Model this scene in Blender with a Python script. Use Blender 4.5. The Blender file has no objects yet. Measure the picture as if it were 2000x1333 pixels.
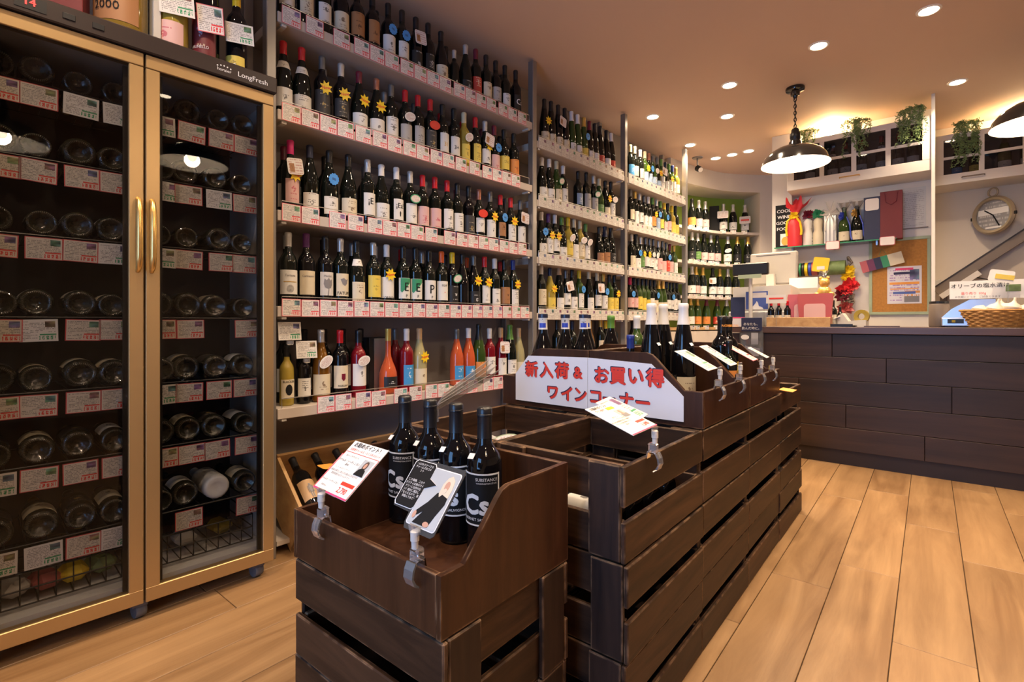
import bpy, bmesh, math, random
from mathutils import Vector, Matrix
random.seed(7)
R = math.radians
SC = bpy.context.scene
COL = SC.collection

# ------------------------------------------------------------------ camera, world, exposure
F, CX, HY = 990.0, 1000.0, 630.0            # focal length in px, principal column, horizon row of a 2000x1333 frame
CA, SA = 0.77205, 0.63558                   # cos / sin of the camera's turn away from the aisle direction (+Y)
EYE = 1.0
cam_d = bpy.data.cameras.new('camera'); cam = bpy.data.objects.new('camera', cam_d); COL.objects.link(cam)
cam.location = (0, 0, EYE); cam.rotation_euler = (R(90), 0, math.atan2(SA, CA))
cam_d.sensor_width = 36; cam_d.lens = F / 2000 * 36; cam_d.shift_y = -(666.5 - HY) / 2000
cam_d.clip_start = 0.02
SC.camera = cam
W = bpy.data.worlds.new('world'); SC.world = W; W.use_nodes = True
W.node_tree.nodes['Background'].inputs[0].default_value = (0.45, 0.62, 1.0, 1)
W.node_tree.nodes['Background'].inputs[1].default_value = 0.5
vs = SC.view_settings
vs.view_transform = 'Standard'; vs.look = 'None'; vs.gamma = 1.0; vs.use_curve_mapping = False
vs.exposure = 0.92
cy = SC.cycles; cy.max_bounces = 7; cy.diffuse_bounces = 4; cy.glossy_bounces = 3; cy.transmission_bounces = 4; cy.transparent_max_bounces = 10
WARM = (1.0, 0.75, 0.51)
WINDOW_W, SPOT_W, PEND_W, UP_W = 34.0, 42.0, 9.5, 6.0
# daylight outside the shop window behind the camera
ad = bpy.data.lights.new('daylight', 'AREA'); ad.shape = 'RECTANGLE'; ad.size = 1.15; ad.size_y = 2.0
ad.color = (0.22, 0.50, 1.0); ad.energy = WINDOW_W
ao = bpy.data.objects.new('daylight', ad); COL.objects.link(ao)
ao.location = (-0.50, -1.75, 1.20); ao.rotation_euler = (R(90), 0, 0)

# ------------------------------------------------------------------ helpers: coordinates
def cw(x, z):                     # view-aligned floor coordinates -> world XY
    return (CA * x - SA * z, SA * x + CA * z)
def at_y(px, Y):                  # world X of the view column px on the plane y = Y ; and depth
    r = (px - CX) / F; z = Y / (SA * r + CA); return z * (CA * r - SA), z
def at_x(px, X):
    r = (px - CX) / F; z = X / (CA * r - SA); return z * (SA * r + CA), z
def hgt(py, z): return EYE + (HY - py) / F * z
SD = Vector((0.0621, 0.9981)); SN = Vector((0.9981, -0.0621)); SP = Vector((-2.1345, 1.0277))
SROT = -math.atan2(SD.x, SD.y)
def sh(s, n, h):                  # shelf-wall frame: s along the wall, n out into the room, h up
    p = SP + SD * s + SN * n; return Vector((p.x, p.y, h))
def s_at(px, n):                  # s where the view column px meets the line at distance n from the shelf fronts
    r = (px - CX) / F; p = SP + SN * n
    # (x - r z) = 0 with x = CA*X+SA*Y ; z = -SA*X+CA*Y
    f = lambda q: (CA * q.x + SA * q.y) - r * (-SA * q.x + CA * q.y)
    return -f(p) / f(SD)

# ------------------------------------------------------------------ helpers: meshes and objects
class MB:
    def __init__(s): s.v = []; s.f = []; s.m = []
    def add(s, vs_, fs, m=0):
        o = len(s.v); s.v += [tuple(v) for v in vs_]; s.f += [tuple(i + o for i in f) for f in fs]; s.m += [m] * len(fs); return s
    def box(s, c, d, m=0, b=0.0):
        x, y, z = c; a, e, g = d[0] / 2, d[1] / 2, d[2] / 2
        if b <= 0:
            vs_ = [(x + i * a, y + j * e, z + k * g) for i in (-1, 1) for j in (-1, 1) for k in (-1, 1)]
            return s.add(vs_, [(0, 1, 3, 2), (4, 6, 7, 5), (0, 4, 5, 1), (2, 3, 7, 6), (0, 2, 6, 4), (1, 5, 7, 3)], m)
        b = min(b, a * .9, e * .9, g * .9); V = []; idx = {}
        for i in (-1, 1):
            for j in (-1, 1):
                for k in (-1, 1):
                    for ax in range(3):
                        p = [i * (a - b), j * (e - b), k * (g - b)]; q = [i * a, j * e, k * g]; p[ax] = q[ax]
                        idx[(i, j, k, ax)] = len(V); V.append((x + p[0], y + p[1], z + p[2]))
        Fs = []
        for ax in range(3):
            for sg in (-1, 1):
                o1, o2 = [q for q in range(3) if q != ax]; c4 = []
                for (u, w) in ((-1, -1), (1, -1), (1, 1), (-1, 1)):
                    t = [0, 0, 0]; t[ax] = sg; t[o1] = u; t[o2] = w; c4.append(idx[(t[0], t[1], t[2], ax)])
                flip = (sg < 0) != (ax == 1)
                Fs.append(tuple(c4[::-1] if flip else c4))
        for ax in range(3):                         # edges along ax
            o1, o2 = [q for q in range(3) if q != ax]
            for u in (-1, 1):
                for w in (-1, 1):
                    t0 = [0, 0, 0]; t0[o1] = u; t0[o2] = w; t1 = t0[:]; t0[ax] = -1; t1[ax] = 1
                    q = (idx[tuple(t0) + (o1,)], idx[tuple(t1) + (o1,)], idx[tuple(t1) + (o2,)], idx[tuple(t0) + (o2,)])
                    flip = (u * w > 0) != (ax == 1)
                    Fs.append(q if flip else q[::-1])
        for i in (-1, 1):
            for j in (-1, 1):
                for k in (-1, 1):
                    q = (idx[(i, j, k, 0)], idx[(i, j, k, 1)], idx[(i, j, k, 2)])
                    Fs.append(q if i * j * k > 0 else q[::-1])
        return s.add(V, Fs, m)
    def lathe(s, prof, n=20, m=0, c=(0, 0, 0)):
        V = []; rings = []
        for (r, z) in prof:
            if r < 1e-6: rings.append([len(V)]); V.append((c[0], c[1], c[2] + z))
            else:
                rings.append(list(range(len(V), len(V) + n)))
                V += [(c[0] + r * math.cos(2 * math.pi * i / n), c[1] + r * math.sin(2 * math.pi * i / n), c[2] + z) for i in range(n)]
        Fs = []
        for a, b in zip(rings, rings[1:]):
            for i in range(n):
                j = (i + 1) % n
                if len(a) == 1 and len(b) == 1: continue
                if len(a) == 1: Fs.append((a[0], b[j], b[i]))
                elif len(b) == 1: Fs.append((a[i], a[j], b[0]))
                else: Fs.append((a[i], a[j], b[j], b[i]))
        return s.add(V, Fs, m)
    def tube(s, pts, r, n=6, m=0, closed=False):
        pts = [Vector(p) for p in pts]; V = []; N = len(pts); up = None
        rr = r if isinstance(r, (list, tuple)) else [r] * N
        for i, p in enumerate(pts):
            a = pts[(i - 1) % N] if (i or closed) else p; b = pts[(i + 1) % N] if (i < N - 1 or closed) else p
            t = (b - a).normalized()
            if up is None: up = Vector((0, 0, 1)) if abs(t.z) < .9 else Vector((1, 0, 0))
            u = t.cross(up)
            if u.length < 1e-6: u = t.cross(Vector((0, 1, 0)))
            u.normalize(); w = u.cross(t); up = w
            V += [tuple(p + (u * math.cos(2 * math.pi * k / n) + w * math.sin(2 * math.pi * k / n)) * rr[i]) for k in range(n)]
        Fs = []
        for i in range(N if closed else N - 1):
            i2 = (i + 1) % N
            for k in range(n): Fs.append((i * n + k, i * n + (k + 1) % n, i2 * n + (k + 1) % n, i2 * n + k))
        if not closed: Fs += [tuple(range(n))[::-1], tuple((N - 1) * n + k for k in range(n))]
        return s.add(V, Fs, m)
    def prism(s, poly, h, m=0, axis='z', o=0.0):   # polygon extruded along an axis
        n = len(poly); V = []
        for t in (o, o + h):
            for (a, b) in poly: V.append({'z': (a, b, t), 'x': (t, a, b), 'y': (a, t, b)}[axis])
        Fs = [tuple(range(n))[::-1], tuple(range(n, 2 * n))] + [(i, (i + 1) % n, n + (i + 1) % n, n + i) for i in range(n)]
        if axis == 'y': Fs = [f[::-1] for f in Fs]
        return s.add(V, Fs, m)
    def mesh(s, name, smooth=False, nmat=None):
        me = bpy.data.meshes.new(name); me.from_pydata(s.v, [], s.f); me.validate()
        k = nmat or (max(s.m) + 1 if s.m else 1)
        for _ in range(k): me.materials.append(None)
        if len(me.polygons) == len(s.m): me.polygons.foreach_set('material_index', s.m)
        if smooth: me.polygons.foreach_set('use_smooth', [True] * len(me.polygons))
        me.update(); return me
def smooth_by(me, ang=40):
    me.polygons.foreach_set('use_smooth', [True] * len(me.polygons))
    try: me.set_sharp_from_angle(angle=R(ang))
    except Exception: pass
    return me
def O(name, me, mats=None, parent=None, loc=(0, 0, 0), rot=(0, 0, 0), scale=None):
    if isinstance(me, MB): me = me.mesh(name)
    o = bpy.data.objects.new(name, me); COL.objects.link(o)
    o.location = loc; o.rotation_euler = rot
    if scale is not None: o.scale = scale if hasattr(scale, '__len__') else (scale,) * 3
    if parent: o.parent = parent
    if mats is not None:
        if not isinstance(mats, (list, tuple)): mats = [mats]
        for i, sl in enumerate(o.material_slots):
            sl.link = 'OBJECT'; sl.material = mats[min(i, len(mats) - 1)]
    return o
def E(name, loc=(0, 0, 0), rz=0.0):
    o = bpy.data.objects.new(name, None); COL.objects.link(o); o.location = loc; o.rotation_euler = (0, 0, rz)
    o.empty_display_size = .05; return o
def tag(o, label, cat, group=None, kind=None):
    o['label'] = label; o['category'] = cat
    if group: o['group'] = group
    if kind: o['kind'] = kind
    return o
def struct(o): o['kind'] = 'structure'; return o
_txt = {}
def text_mesh(s, bold=0.0, wide=1.0, ls=1.0):
    k = (s, bold, wide, ls)
    if k in _txt: return _txt[k]
    c = bpy.data.curves.new('t', 'FONT'); c.body = s; c.resolution_u = 2; c.align_x = 'CENTER'; c.align_y = 'CENTER'
    c.space_line = ls
    o = bpy.data.objects.new('t', c); COL.objects.link(o)
    dg = bpy.context.evaluated_depsgraph_get(); me = bpy.data.meshes.new_from_object(o.evaluated_get(dg))
    bpy.data.objects.remove(o); bpy.data.curves.remove(c)
    if bold:                                        # heavier strokes: the same outline laid down several times, a hair apart
        V = [v.co.copy() for v in me.vertices]; P = [tuple(p.vertices) for p in me.polygons]; m = MB()
        for i, (a, b) in enumerate(((0, 0), (1, 0), (-1, 0), (0, 1), (0, -1), (.7, .7), (-.7, .7), (.7, -.7), (-.7, -.7)) if bold > .025 else ((0, 0), (1, 0), (-1, 0))):
            m.add([(v.x + a * bold, v.y + b * bold, v.z + i * .0006) for v in V], P)
        me = m.mesh('lettering')
    me.name = 'lettering'; me.materials.clear(); me.materials.append(None)
    _txt[k] = me; return me
def text(s, mat, parent, loc, size, rot=(0, 0, 0), bold=0.0, ls=1.0, sx=1.0, name='lettering'):
    return O(name, text_mesh(s, bold, 1, ls), mat, parent, loc, rot, (size * sx, size, size))
def refine(me, step):                           # split long edges so that a print can follow a curved surface
    bm = bmesh.new(); bm.from_mesh(me); bmesh.ops.triangulate(bm, faces=bm.faces[:])
    for _ in range(3):
        es = [e for e in bm.edges if e.calc_length() > step]
        if not es: break
        bmesh.ops.subdivide_edges(bm, edges=es, cuts=1); bmesh.ops.triangulate(bm, faces=bm.faces[:])
    bm.to_mesh(me); bm.free(); me.update(); return me
FACE_X = (R(90), 0, R(90))       # lettering that faces local +x, reading along +y
def bent_text(s, mat, parent, rad, z, size, ang=0.0, bold=0.0):
    k = ('bent', s, bold, round(rad, 4), round(size, 4), round(z, 4), round(ang, 3))
    if k not in _txt:
        me = text_mesh(s, bold).copy()
        if size > .018: refine(me, max(.12, .006 / size))
        for v in me.vertices:
            a = ang + v.co.x * size / rad; zz = z + v.co.y * size
            rz_ = rad + v.co.z * size; v.co = (rz_ * math.cos(a), rz_ * math.sin(a), zz)
        _txt[k] = me
    return O('lettering', _txt[k], mat, parent)

# ------------------------------------------------------------------ helpers: materials
MATS = {}
def nd(nt, t, **kw):
    n = nt.nodes.new(t)
    for k, v in kw.items():
        if k == 'op': n.operation = v
        elif k.startswith('i'): n.inputs[int(k[1:])].default_value = v
        else: setattr(n, k, v)
    return n
def newmat(name):
    m = bpy.data.materials.new(name); m.use_nodes = True; nt = m.node_tree; b = nt.nodes['Principled BSDF']; MATS[name] = m; return m, nt, b
def pbr(name, col, rough=.5, metal=0.0, var=0.10, scale=8.0, bump=0.0, coat=0.0, spec=.5, emit=None, estr=0.0, alpha=None):
    m, nt, b = newmat(name)
    b.inputs['Roughness'].default_value = rough; b.inputs['Metallic'].default_value = metal
    b.inputs['Coat Weight'].default_value = coat; b.inputs['Specular IOR Level'].default_value = spec
    tc = nd(nt, 'ShaderNodeTexCoord'); no = nd(nt, 'ShaderNodeTexNoise'); no.inputs['Scale'].default_value = scale; no.inputs['Detail'].default_value = 3
    nt.links.new(tc.outputs['Object'], no.inputs['Vector'])
    mx = nd(nt, 'ShaderNodeMix', data_type='RGBA'); c = tuple(col)
    mx.inputs[6].default_value = tuple(max(0, x * (1 - var)) for x in c) + (1,); mx.inputs[7].default_value = tuple(x * (1 + var) for x in c) + (1,)
    nt.links.new(no.outputs['Fac'], mx.inputs[0]); nt.links.new(mx.outputs[2], b.inputs['Base Color'])
    if bump:
        bp = nd(nt, 'ShaderNodeBump'); bp.inputs['Strength'].default_value = bump; bp.inputs['Distance'].default_value = .002
        nt.links.new(no.outputs['Fac'], bp.inputs['Height']); nt.links.new(bp.outputs[0], b.inputs['Normal'])
    if emit: b.inputs['Emission Color'].default_value = tuple(emit) + (1,); b.inputs['Emission Strength'].default_value = estr
    return m
def wood(name, c1, c2, axis=1, grain=9.0, rough=.5, stretch=14.0, edge=None, obj_var=.25, knots=True):
    m, nt, b = newmat(name); L = nt.links.new
    tc = nd(nt, 'ShaderNodeTexCoord'); oi = nd(nt, 'ShaderNodeObjectInfo')
    mp = nd(nt, 'ShaderNodeMapping'); sc = [grain] * 3; sc[axis] = grain / stretch; mp.inputs['Scale'].default_value = sc
    ad_ = nd(nt, 'ShaderNodeVectorMath', op='MULTIPLY_ADD'); ad_.inputs[1].default_value = (1, 1, 1)
    cb = nd(nt, 'ShaderNodeCombineXYZ'); ml = nd(nt, 'ShaderNodeMath', op='MULTIPLY'); ml.inputs[1].default_value = 13.7
    L(oi.outputs['Random'], ml.inputs[0]); [L(ml.outputs[0], cb.inputs[k]) for k in range(3)]
    L(tc.outputs['Object'], ad_.inputs[0]); L(cb.outputs[0], ad_.inputs[2]); L(ad_.outputs[0], mp.inputs['Vector'])
    n1 = nd(nt, 'ShaderNodeTexNoise'); n1.inputs['Scale'].default_value = 1.6; n1.inputs['Detail'].default_value = 6; n1.inputs['Roughness'].default_value = .65; n1.inputs['Distortion'].default_value = .6
    L(mp.outputs[0], n1.inputs['Vector'])
    n2 = nd(nt, 'ShaderNodeTexNoise'); n2.inputs['Scale'].default_value = 2.2; n2.inputs['Detail'].default_value = 2; L(ad_.outputs[0], n2.inputs['Vector'])
    rp = nd(nt, 'ShaderNodeMapRange'); rp.inputs[1].default_value = .32; rp.inputs[2].default_value = .68; L(n1.outputs['Fac'], rp.inputs[0])
    mx = nd(nt, 'ShaderNodeMix', data_type='RGBA'); mx.inputs[6].default_value = tuple(c1) + (1,); mx.inputs[7].default_value = tuple(c2) + (1,); L(rp.outputs[0], mx.inputs[0])
    hs = nd(nt, 'ShaderNodeHueSaturation'); L(mx.outputs[2], hs.inputs['Color'])
    s1 = nd(nt, 'ShaderNodeMath', op='MULTIPLY_ADD'); s1.inputs[1].default_value = obj_var; s1.inputs[2].default_value = 1 - obj_var / 2; L(oi.outputs['Random'], s1.inputs[0])
    s2 = nd(nt, 'ShaderNodeMath', op='MULTIPLY_ADD'); s2.inputs[1].default_value = .35; L(n2.outputs['Fac'], s2.inputs[0]); 
    s3 = nd(nt, 'ShaderNodeMath', op='ADD'); s3.inputs[1].default_value = -.17; L(s1.outputs[0], s3.inputs[0]); L(s3.outputs[0], s2.inputs[2]); L(s2.outputs[0], hs.inputs['Value'])
    out = hs.outputs[0]
    if edge:
        bv = nd(nt, 'ShaderNodeBevel', samples=2); bv.inputs['Radius'].default_value = .006
        ge = nd(nt, 'ShaderNodeNewGeometry'); dt = nd(nt, 'ShaderNodeVectorMath', op='DOT_PRODUCT'); L(bv.outputs[0], dt.inputs[0]); L(ge.outputs['Normal'], dt.inputs[1])
        er = nd(nt, 'ShaderNodeMapRange'); er.inputs[1].default_value = .985; er.inputs[2].default_value = .84; er.inputs[3].default_value = 0; er.inputs[4].default_value = .95; L(dt.outputs['Value'], er.inputs[0])
        n3 = nd(nt, 'ShaderNodeTexNoise'); n3.inputs['Scale'].default_value = 22; L(ad_.outputs[0], n3.inputs['Vector'])
        e2 = nd(nt, 'ShaderNodeMapRange'); e2.inputs[1].default_value = .42; e2.inputs[2].default_value = .6; L(n3.outputs['Fac'], e2.inputs[0])
        em = nd(nt, 'ShaderNodeMath', op='MULTIPLY'); L(er.outputs[0], em.inputs[0]); L(e2.outputs[0], em.inputs[1])
        m2 = nd(nt, 'ShaderNodeMix', data_type='RGBA'); L(em.outputs[0], m2.inputs[0]); L(out, m2.inputs[6]); m2.inputs[7].default_value = tuple(edge) + (1,); out = m2.outputs[2]
    L(out, b.inputs['Base Color']); b.inputs['Roughness'].default_value = rough; b.inputs['Specular IOR Level'].default_value = .28 if edge else .5
    bp = nd(nt, 'ShaderNodeBump'); bp.inputs['Strength'].default_value = .3; bp.inputs['Distance'].default_value = .002; L(n1.outputs['Fac'], bp.inputs['Height']); L(bp.outputs[0], b.inputs['Normal'])
    return m
def emis(name, col, st):
    m, nt, b = newmat(name); nt.nodes.remove(b); e = nd(nt, 'ShaderNodeEmission'); e.inputs[0].default_value = tuple(col) + (1,); e.inputs[1].default_value = st
    nt.links.new(e.outputs[0], nt.nodes['Material Output'].inputs[0]); return m
def pane(name, tint, refl=1.0, rough=0.0, body=None, bodyw=0.0):   # thin sheet: clear passage plus surface reflection
    m, nt, b = newmat(name); nt.nodes.remove(b); L = nt.links.new
    tr = nd(nt, 'ShaderNodeBsdfTransparent'); tr.inputs[0].default_value = tuple(tint) + (1,)
    gl = nd(nt, 'ShaderNodeBsdfGlossy'); gl.inputs['Roughness'].default_value = rough
    fr = nd(nt, 'ShaderNodeFresnel'); fr.inputs[0].default_value = 1.5; ml = nd(nt, 'ShaderNodeMath', op='MULTIPLY'); ml.inputs[1].default_value = refl; L(fr.outputs[0], ml.inputs[0])
    first = tr.outputs[0]
    if bodyw:
        df = nd(nt, 'ShaderNodeBsdfDiffuse'); df.inputs[0].default_value = tuple(body) + (1,); m0 = nd(nt, 'ShaderNodeMixShader'); m0.inputs[0].default_value = bodyw
        L(tr.outputs[0], m0.inputs[1]); L(df.outputs[0], m0.inputs[2]); first = m0.outputs[0]
    mx = nd(nt, 'ShaderNodeMixShader'); L(ml.outputs[0], mx.inputs[0]); L(first, mx.inputs[1]); L(gl.outputs[0], mx.inputs[2])
    L(mx.outputs[0], nt.nodes['Material Output'].inputs[0]); return m
class G:                                        # tiny expression builder for print patterns
    def __init__(s, nt): s.nt = nt
    def m(s, op, a, b=None, c=None):
        n = nd(s.nt, 'ShaderNodeMath', op=op)
        for i, v in enumerate((a, b, c)):
            if v is None: continue
            if hasattr(v, 'node'): s.nt.links.new(v, n.inputs[i])
            else: n.inputs[i].default_value = v
        return n.outputs[0]
    def band(s, x, lo, hi): return s.m('MULTIPLY', s.m('GREATER_THAN', x, lo), s.m('LESS_THAN', x, hi))
    def mix(s, fac, a, b):
        n = nd(s.nt, 'ShaderNodeMix', data_type='RGBA')
        for k, v in ((0, fac), (6, a), (7, b)):
            if hasattr(v, 'node'): s.nt.links.new(v, n.inputs[k])
            else: n.inputs[k].default_value = v if k == 0 else tuple(v) + (1,)
        return n.outputs[2]
    def noise(s, x, y, z, sc):
        cb = nd(s.nt, 'ShaderNodeCombineXYZ')
        for i, v in enumerate((x, y, z)):
            if hasattr(v, 'node'): s.nt.links.new(v, cb.inputs[i])
            else: cb.inputs[i].default_value = v
        n = nd(s.nt, 'ShaderNodeTexNoise'); n.inputs['Scale'].default_value = sc; n.inputs['Detail'].default_value = 1; s.nt.links.new(cb.outputs[0], n.inputs['Vector']); return n.outputs['Fac'], n.outputs['Color']
def printed(name, paper, ink=(.12, .11, .12), border=None, price=None, photo=True, rough=.45, lines=15, dens=.45):
    """flat print for cards and sheets: paper, border, rows of small type, a photo block, a price block (generated coordinates: y across, z up)"""
    m, nt, b = newmat(name); g = G(nt); L = nt.links.new
    tc = nd(nt, 'ShaderNodeTexCoord'); sp = nd(nt, 'ShaderNodeSeparateXYZ'); L(tc.outputs['Generated'], sp.inputs[0]); u, v = sp.outputs[1], sp.outputs[2]
    rnd = nd(nt, 'ShaderNodeObjectInfo').outputs['Random']; r10 = g.m('MULTIPLY', rnd, 37.0)
    row = g.m('FLOOR', g.m('MULTIPLY', v, float(lines))); fr = g.m('FRACT', g.m('MULTIPLY', v, float(lines)))
    nz, _ = g.noise(g.m('MULTIPLY', u, 36.0), g.m('MULTIPLY', row, 3.7), r10, 1.0)
    nl, _ = g.noise(g.m('MULTIPLY', u, 2.0), g.m('MULTIPLY', row, 5.1), r10, 1.0)
    ln = g.m('MULTIPLY', g.m('MULTIPLY', g.band(fr, .22, .68), g.m('GREATER_THAN', nz, dens)), g.m('GREATER_THAN', nl, .38))
    ln = g.m('MULTIPLY', ln, g.m('MULTIPLY', g.band(u, .07, .93), g.band(v, .06, .93)))
    col = g.mix(g.m('MULTIPLY', ln, .75), paper, ink)
    if photo:
        ph = g.m('MULTIPLY', g.band(u, .66, .93), g.band(v, .64, .91)); _, pc = g.noise(g.m('MULTIPLY', u, 3.0), g.m('MULTIPLY', v, 5.0), r10, 1.0)
        h = nd(nt, 'ShaderNodeCombineColor', mode='HSV'); sc3 = nd(nt, 'ShaderNodeSeparateColor'); L(pc, sc3.inputs[0]); L(g.m('FRACT', g.m('MULTIPLY_ADD', sc3.outputs[0], .5, r10)), h.inputs[0]); h.inputs[1].default_value = .55; L(g.m('POWER', sc3.outputs[1], 2.2), h.inputs[2]); col = g.mix(ph, col, h.outputs[0])
    if price:
        pb = g.m('MULTIPLY', g.band(u, .46, .95), g.band(v, .05, .34)); col = g.mix(pb, col, paper)
        bar = g.m('MULTIPLY', g.band(u, .52, .95), g.band(v, .28, .34)); dg = g.m('FRACT', g.m('MULTIPLY', u, 9.0)); nn, _ = g.noise(g.m('MULTIPLY', u, 40.0), g.m('MULTIPLY', v, 22.0), r10, 1.0)
        dgt = g.m('MULTIPLY', g.m('MULTIPLY', g.band(dg, .18, .82), g.m('GREATER_THAN', nn, .42)), g.m('MULTIPLY', g.band(u, .50, .93), g.band(v, .08, .25)))
        col = g.mix(g.m('MAXIMUM', bar, dgt), col, price)
    if border:
        ed = g.m('MINIMUM', g.m('MINIMUM', u, g.m('SUBTRACT', 1.0, u)), g.m('MINIMUM', v, g.m('SUBTRACT', 1.0, v))); col = g.mix(g.m('LESS_THAN', ed, .030), col, border)
    L(col, b.inputs['Base Color']); b.inputs['Roughness'].default_value = rough; return m
def label_mat(name, paper, ink, accent=None, dens=.56, rough=.5):
    """wine label print: a title band, small type, a loose emblem"""
    m, nt, b = newmat(name); g = G(nt); L = nt.links.new
    tc = nd(nt, 'ShaderNodeTexCoord'); sp = nd(nt, 'ShaderNodeSeparateXYZ'); L(tc.outputs['Generated'], sp.inputs[0]); u, v = sp.outputs[1], sp.outputs[2]
    rnd = nd(nt, 'ShaderNodeObjectInfo').outputs['Random']; r = g.m('MULTIPLY', rnd, 53.0)
    row = g.m('FLOOR', g.m('MULTIPLY', v, 9.0)); fr = g.m('FRACT', g.m('MULTIPLY', v, 9.0))
    n1, _ = g.noise(g.m('MULTIPLY', u, 20.0), g.m('MULTIPLY', row, 3.1), r, 1.0); n2, _ = g.noise(1.0, g.m('MULTIPLY', row, 4.3), r, 1.0)
    ln = g.m('MULTIPLY', g.m('MULTIPLY', g.band(fr, .25, .65), g.m('GREATER_THAN', n1, .48)), g.m('MULTIPLY', g.m('GREATER_THAN', n2, dens), g.band(u, .25, .75)))
    em, _ = g.noise(g.m('MULTIPLY', u, 5.0), g.m('MULTIPLY', v, 5.0), r, 1.6)
    du = g.m('SUBTRACT', u, .5); dv = g.m('SUBTRACT', v, g.m('MULTIPLY_ADD', rnd, .4, .3)); rad = g.m('ADD', g.m('MULTIPLY', du, du), g.m('MULTIPLY', dv, dv))
    bl = g.m('MULTIPLY', g.m('LESS_THAN', rad, .016), g.m('GREATER_THAN', em, .5))
    col = g.mix(g.m('MULTIPLY', ln, .7), paper, ink); col = g.mix(g.m('MULTIPLY', bl, .8), col, accent or ink)
    L(col, b.inputs['Base Color']); b.inputs['Roughness'].default_value = rough; return m

# ------------------------------------------------------------------ materials
M = {}
M['ceil'] = pbr('ceiling_paint', (.64, .475, .37), .8, var=.02, scale=3)
M['wallw'] = pbr('white_wall', (.70, .62, .52), .75, var=.03)
M['green'] = pbr('green_wall', (.30, .44, .06), .7)
M['panelback'] = pbr('shelf_back_board', (.27, .235, .22), .6, var=.05)
M['shelf'] = pbr('shelf_laminate', (.52, .45, .39), .5, var=.05, scale=3)
M['post'] = pbr('grey_metal_post', (.30, .28, .26), .38, metal=.6, var=.05)
M['gold'] = pbr('champagne_metal', (.50, .335, .155), .38, metal=.75, var=.04, scale=3)
M['goldhi'] = pbr('gold_handle', (.80, .52, .18), .28, metal=.9, var=.04)
M['darkpanel'] = pbr('dark_panel', (.030, .019, .016), .35, var=.08)
M['black'] = pbr('black_plastic', (.012, .012, .013), .4)
M['blackgloss'] = pbr('black_enamel', (.010, .009, .009), .12, coat=.4)
M['white'] = pbr('white_plastic', (.58, .55, .50), .4, var=.03)
M['whitepaint'] = pbr('white_painted_wood', (.78, .73, .66), .45, var=.03)
M['enamelw'] = pbr('white_enamel', (.85, .82, .76), .3, var=.02)
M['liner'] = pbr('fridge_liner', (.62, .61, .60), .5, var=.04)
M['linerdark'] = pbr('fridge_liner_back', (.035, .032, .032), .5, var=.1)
M['wire'] = pbr('chrome_wire', (.80, .78, .75), .38, metal=1, var=.05)
M['blackwire'] = pbr('black_wire', (.02, .02, .02), .35, metal=.3)
M['rubber'] = pbr('grey_rubber', (.10, .10, .11), .7)
M['plank'] = wood('oak_floor', (.215, .115, .048), (.385, .232, .108), axis=1, grain=7, rough=.38, stretch=10, obj_var=.16)
M['floorgap'] = pbr('floor_gap', (.05, .028, .015), .9)
M['crate'] = wood('dark_crate_wood', (.009, .0044, .0028), (.058, .027, .0130), axis=1, grain=16, rough=.5, stretch=12, edge=(.36, .21, .115), obj_var=.7)
M['cratex'] = wood('dark_crate_wood_cross', (.009, .0044, .0028), (.058, .027, .0130), axis=0, grain=16, rough=.5, stretch=12, edge=(.36, .21, .115), obj_var=.7)
M['cratez'] = wood('dark_crate_wood_upright', (.011, .006, .0045), (.036, .018, .011), axis=2, grain=16, rough=.5, stretch=12, edge=(.36, .21, .115), obj_var=.5)
M['ply'] = wood('brown_display_board', (.026, .0095, .0043), (.054, .0205, .0088), axis=2, grain=14, rough=.38, stretch=10, edge=(.30, .17, .09), obj_var=.1)
M['counter'] = wood('counter_panel', (.016, .0076, .0048), (.044, .0212, .0134), axis=0, grain=8, rough=.48, stretch=14, obj_var=.35)
M['countertop'] = wood('counter_top', (.070, .036, .026), (.11, .060, .045), axis=0, grain=8, rough=.35, stretch=14, obj_var=.1)
M['plinth'] = pbr('dark_plinth', (.022, .012, .010), .5)
M['pine'] = wood('pale_pine', (.42, .23, .085), (.58, .36, .15), axis=1, grain=10, rough=.5, stretch=10, obj_var=.1)
M['gdark'] = pbr('dark_bottle_glass', (.006, .008, .006), .03, var=.2, spec=.42)
M['gblack'] = pbr('black_bottle_glass', (.004, .004, .005), .03, var=.2, spec=.42)
M['ggreen'] = pbr('green_bottle_glass', (.030, .060, .012), .03, var=.2, spec=.45)
M['gamber'] = pbr('amber_bottle_glass', (.16, .065, .008), .03, var=.2, spec=.45)
M['gyell'] = pbr('pale_yellow_wine_glass', (.34, .25, .04), .03, var=.2, spec=.45)
M['grose'] = pbr('rose_wine_glass', (.46, .085, .03), .03, var=.15, spec=.45)
M['gred'] = pbr('red_wine_glass', (.17, .006, .012), .03, var=.2, spec=.45)
M['gclear'] = pbr('clear_wine_glass', (.36, .32, .16), .03, var=.2, spec=.45)
M['ggold'] = pbr('gold_magnum_glass', (.26, .17, .03), .08, var=.3, coat=.3)
M['gring'] = pbr('knurled_base_glass', (.10, .095, .07), .12, var=.4, scale=200, bump=.6, coat=.8, spec=.9)
M['gpunt'] = pbr('bottle_base_glass', (.030, .028, .018), .16, var=.6, scale=90, bump=1.0, coat=.5)
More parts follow.
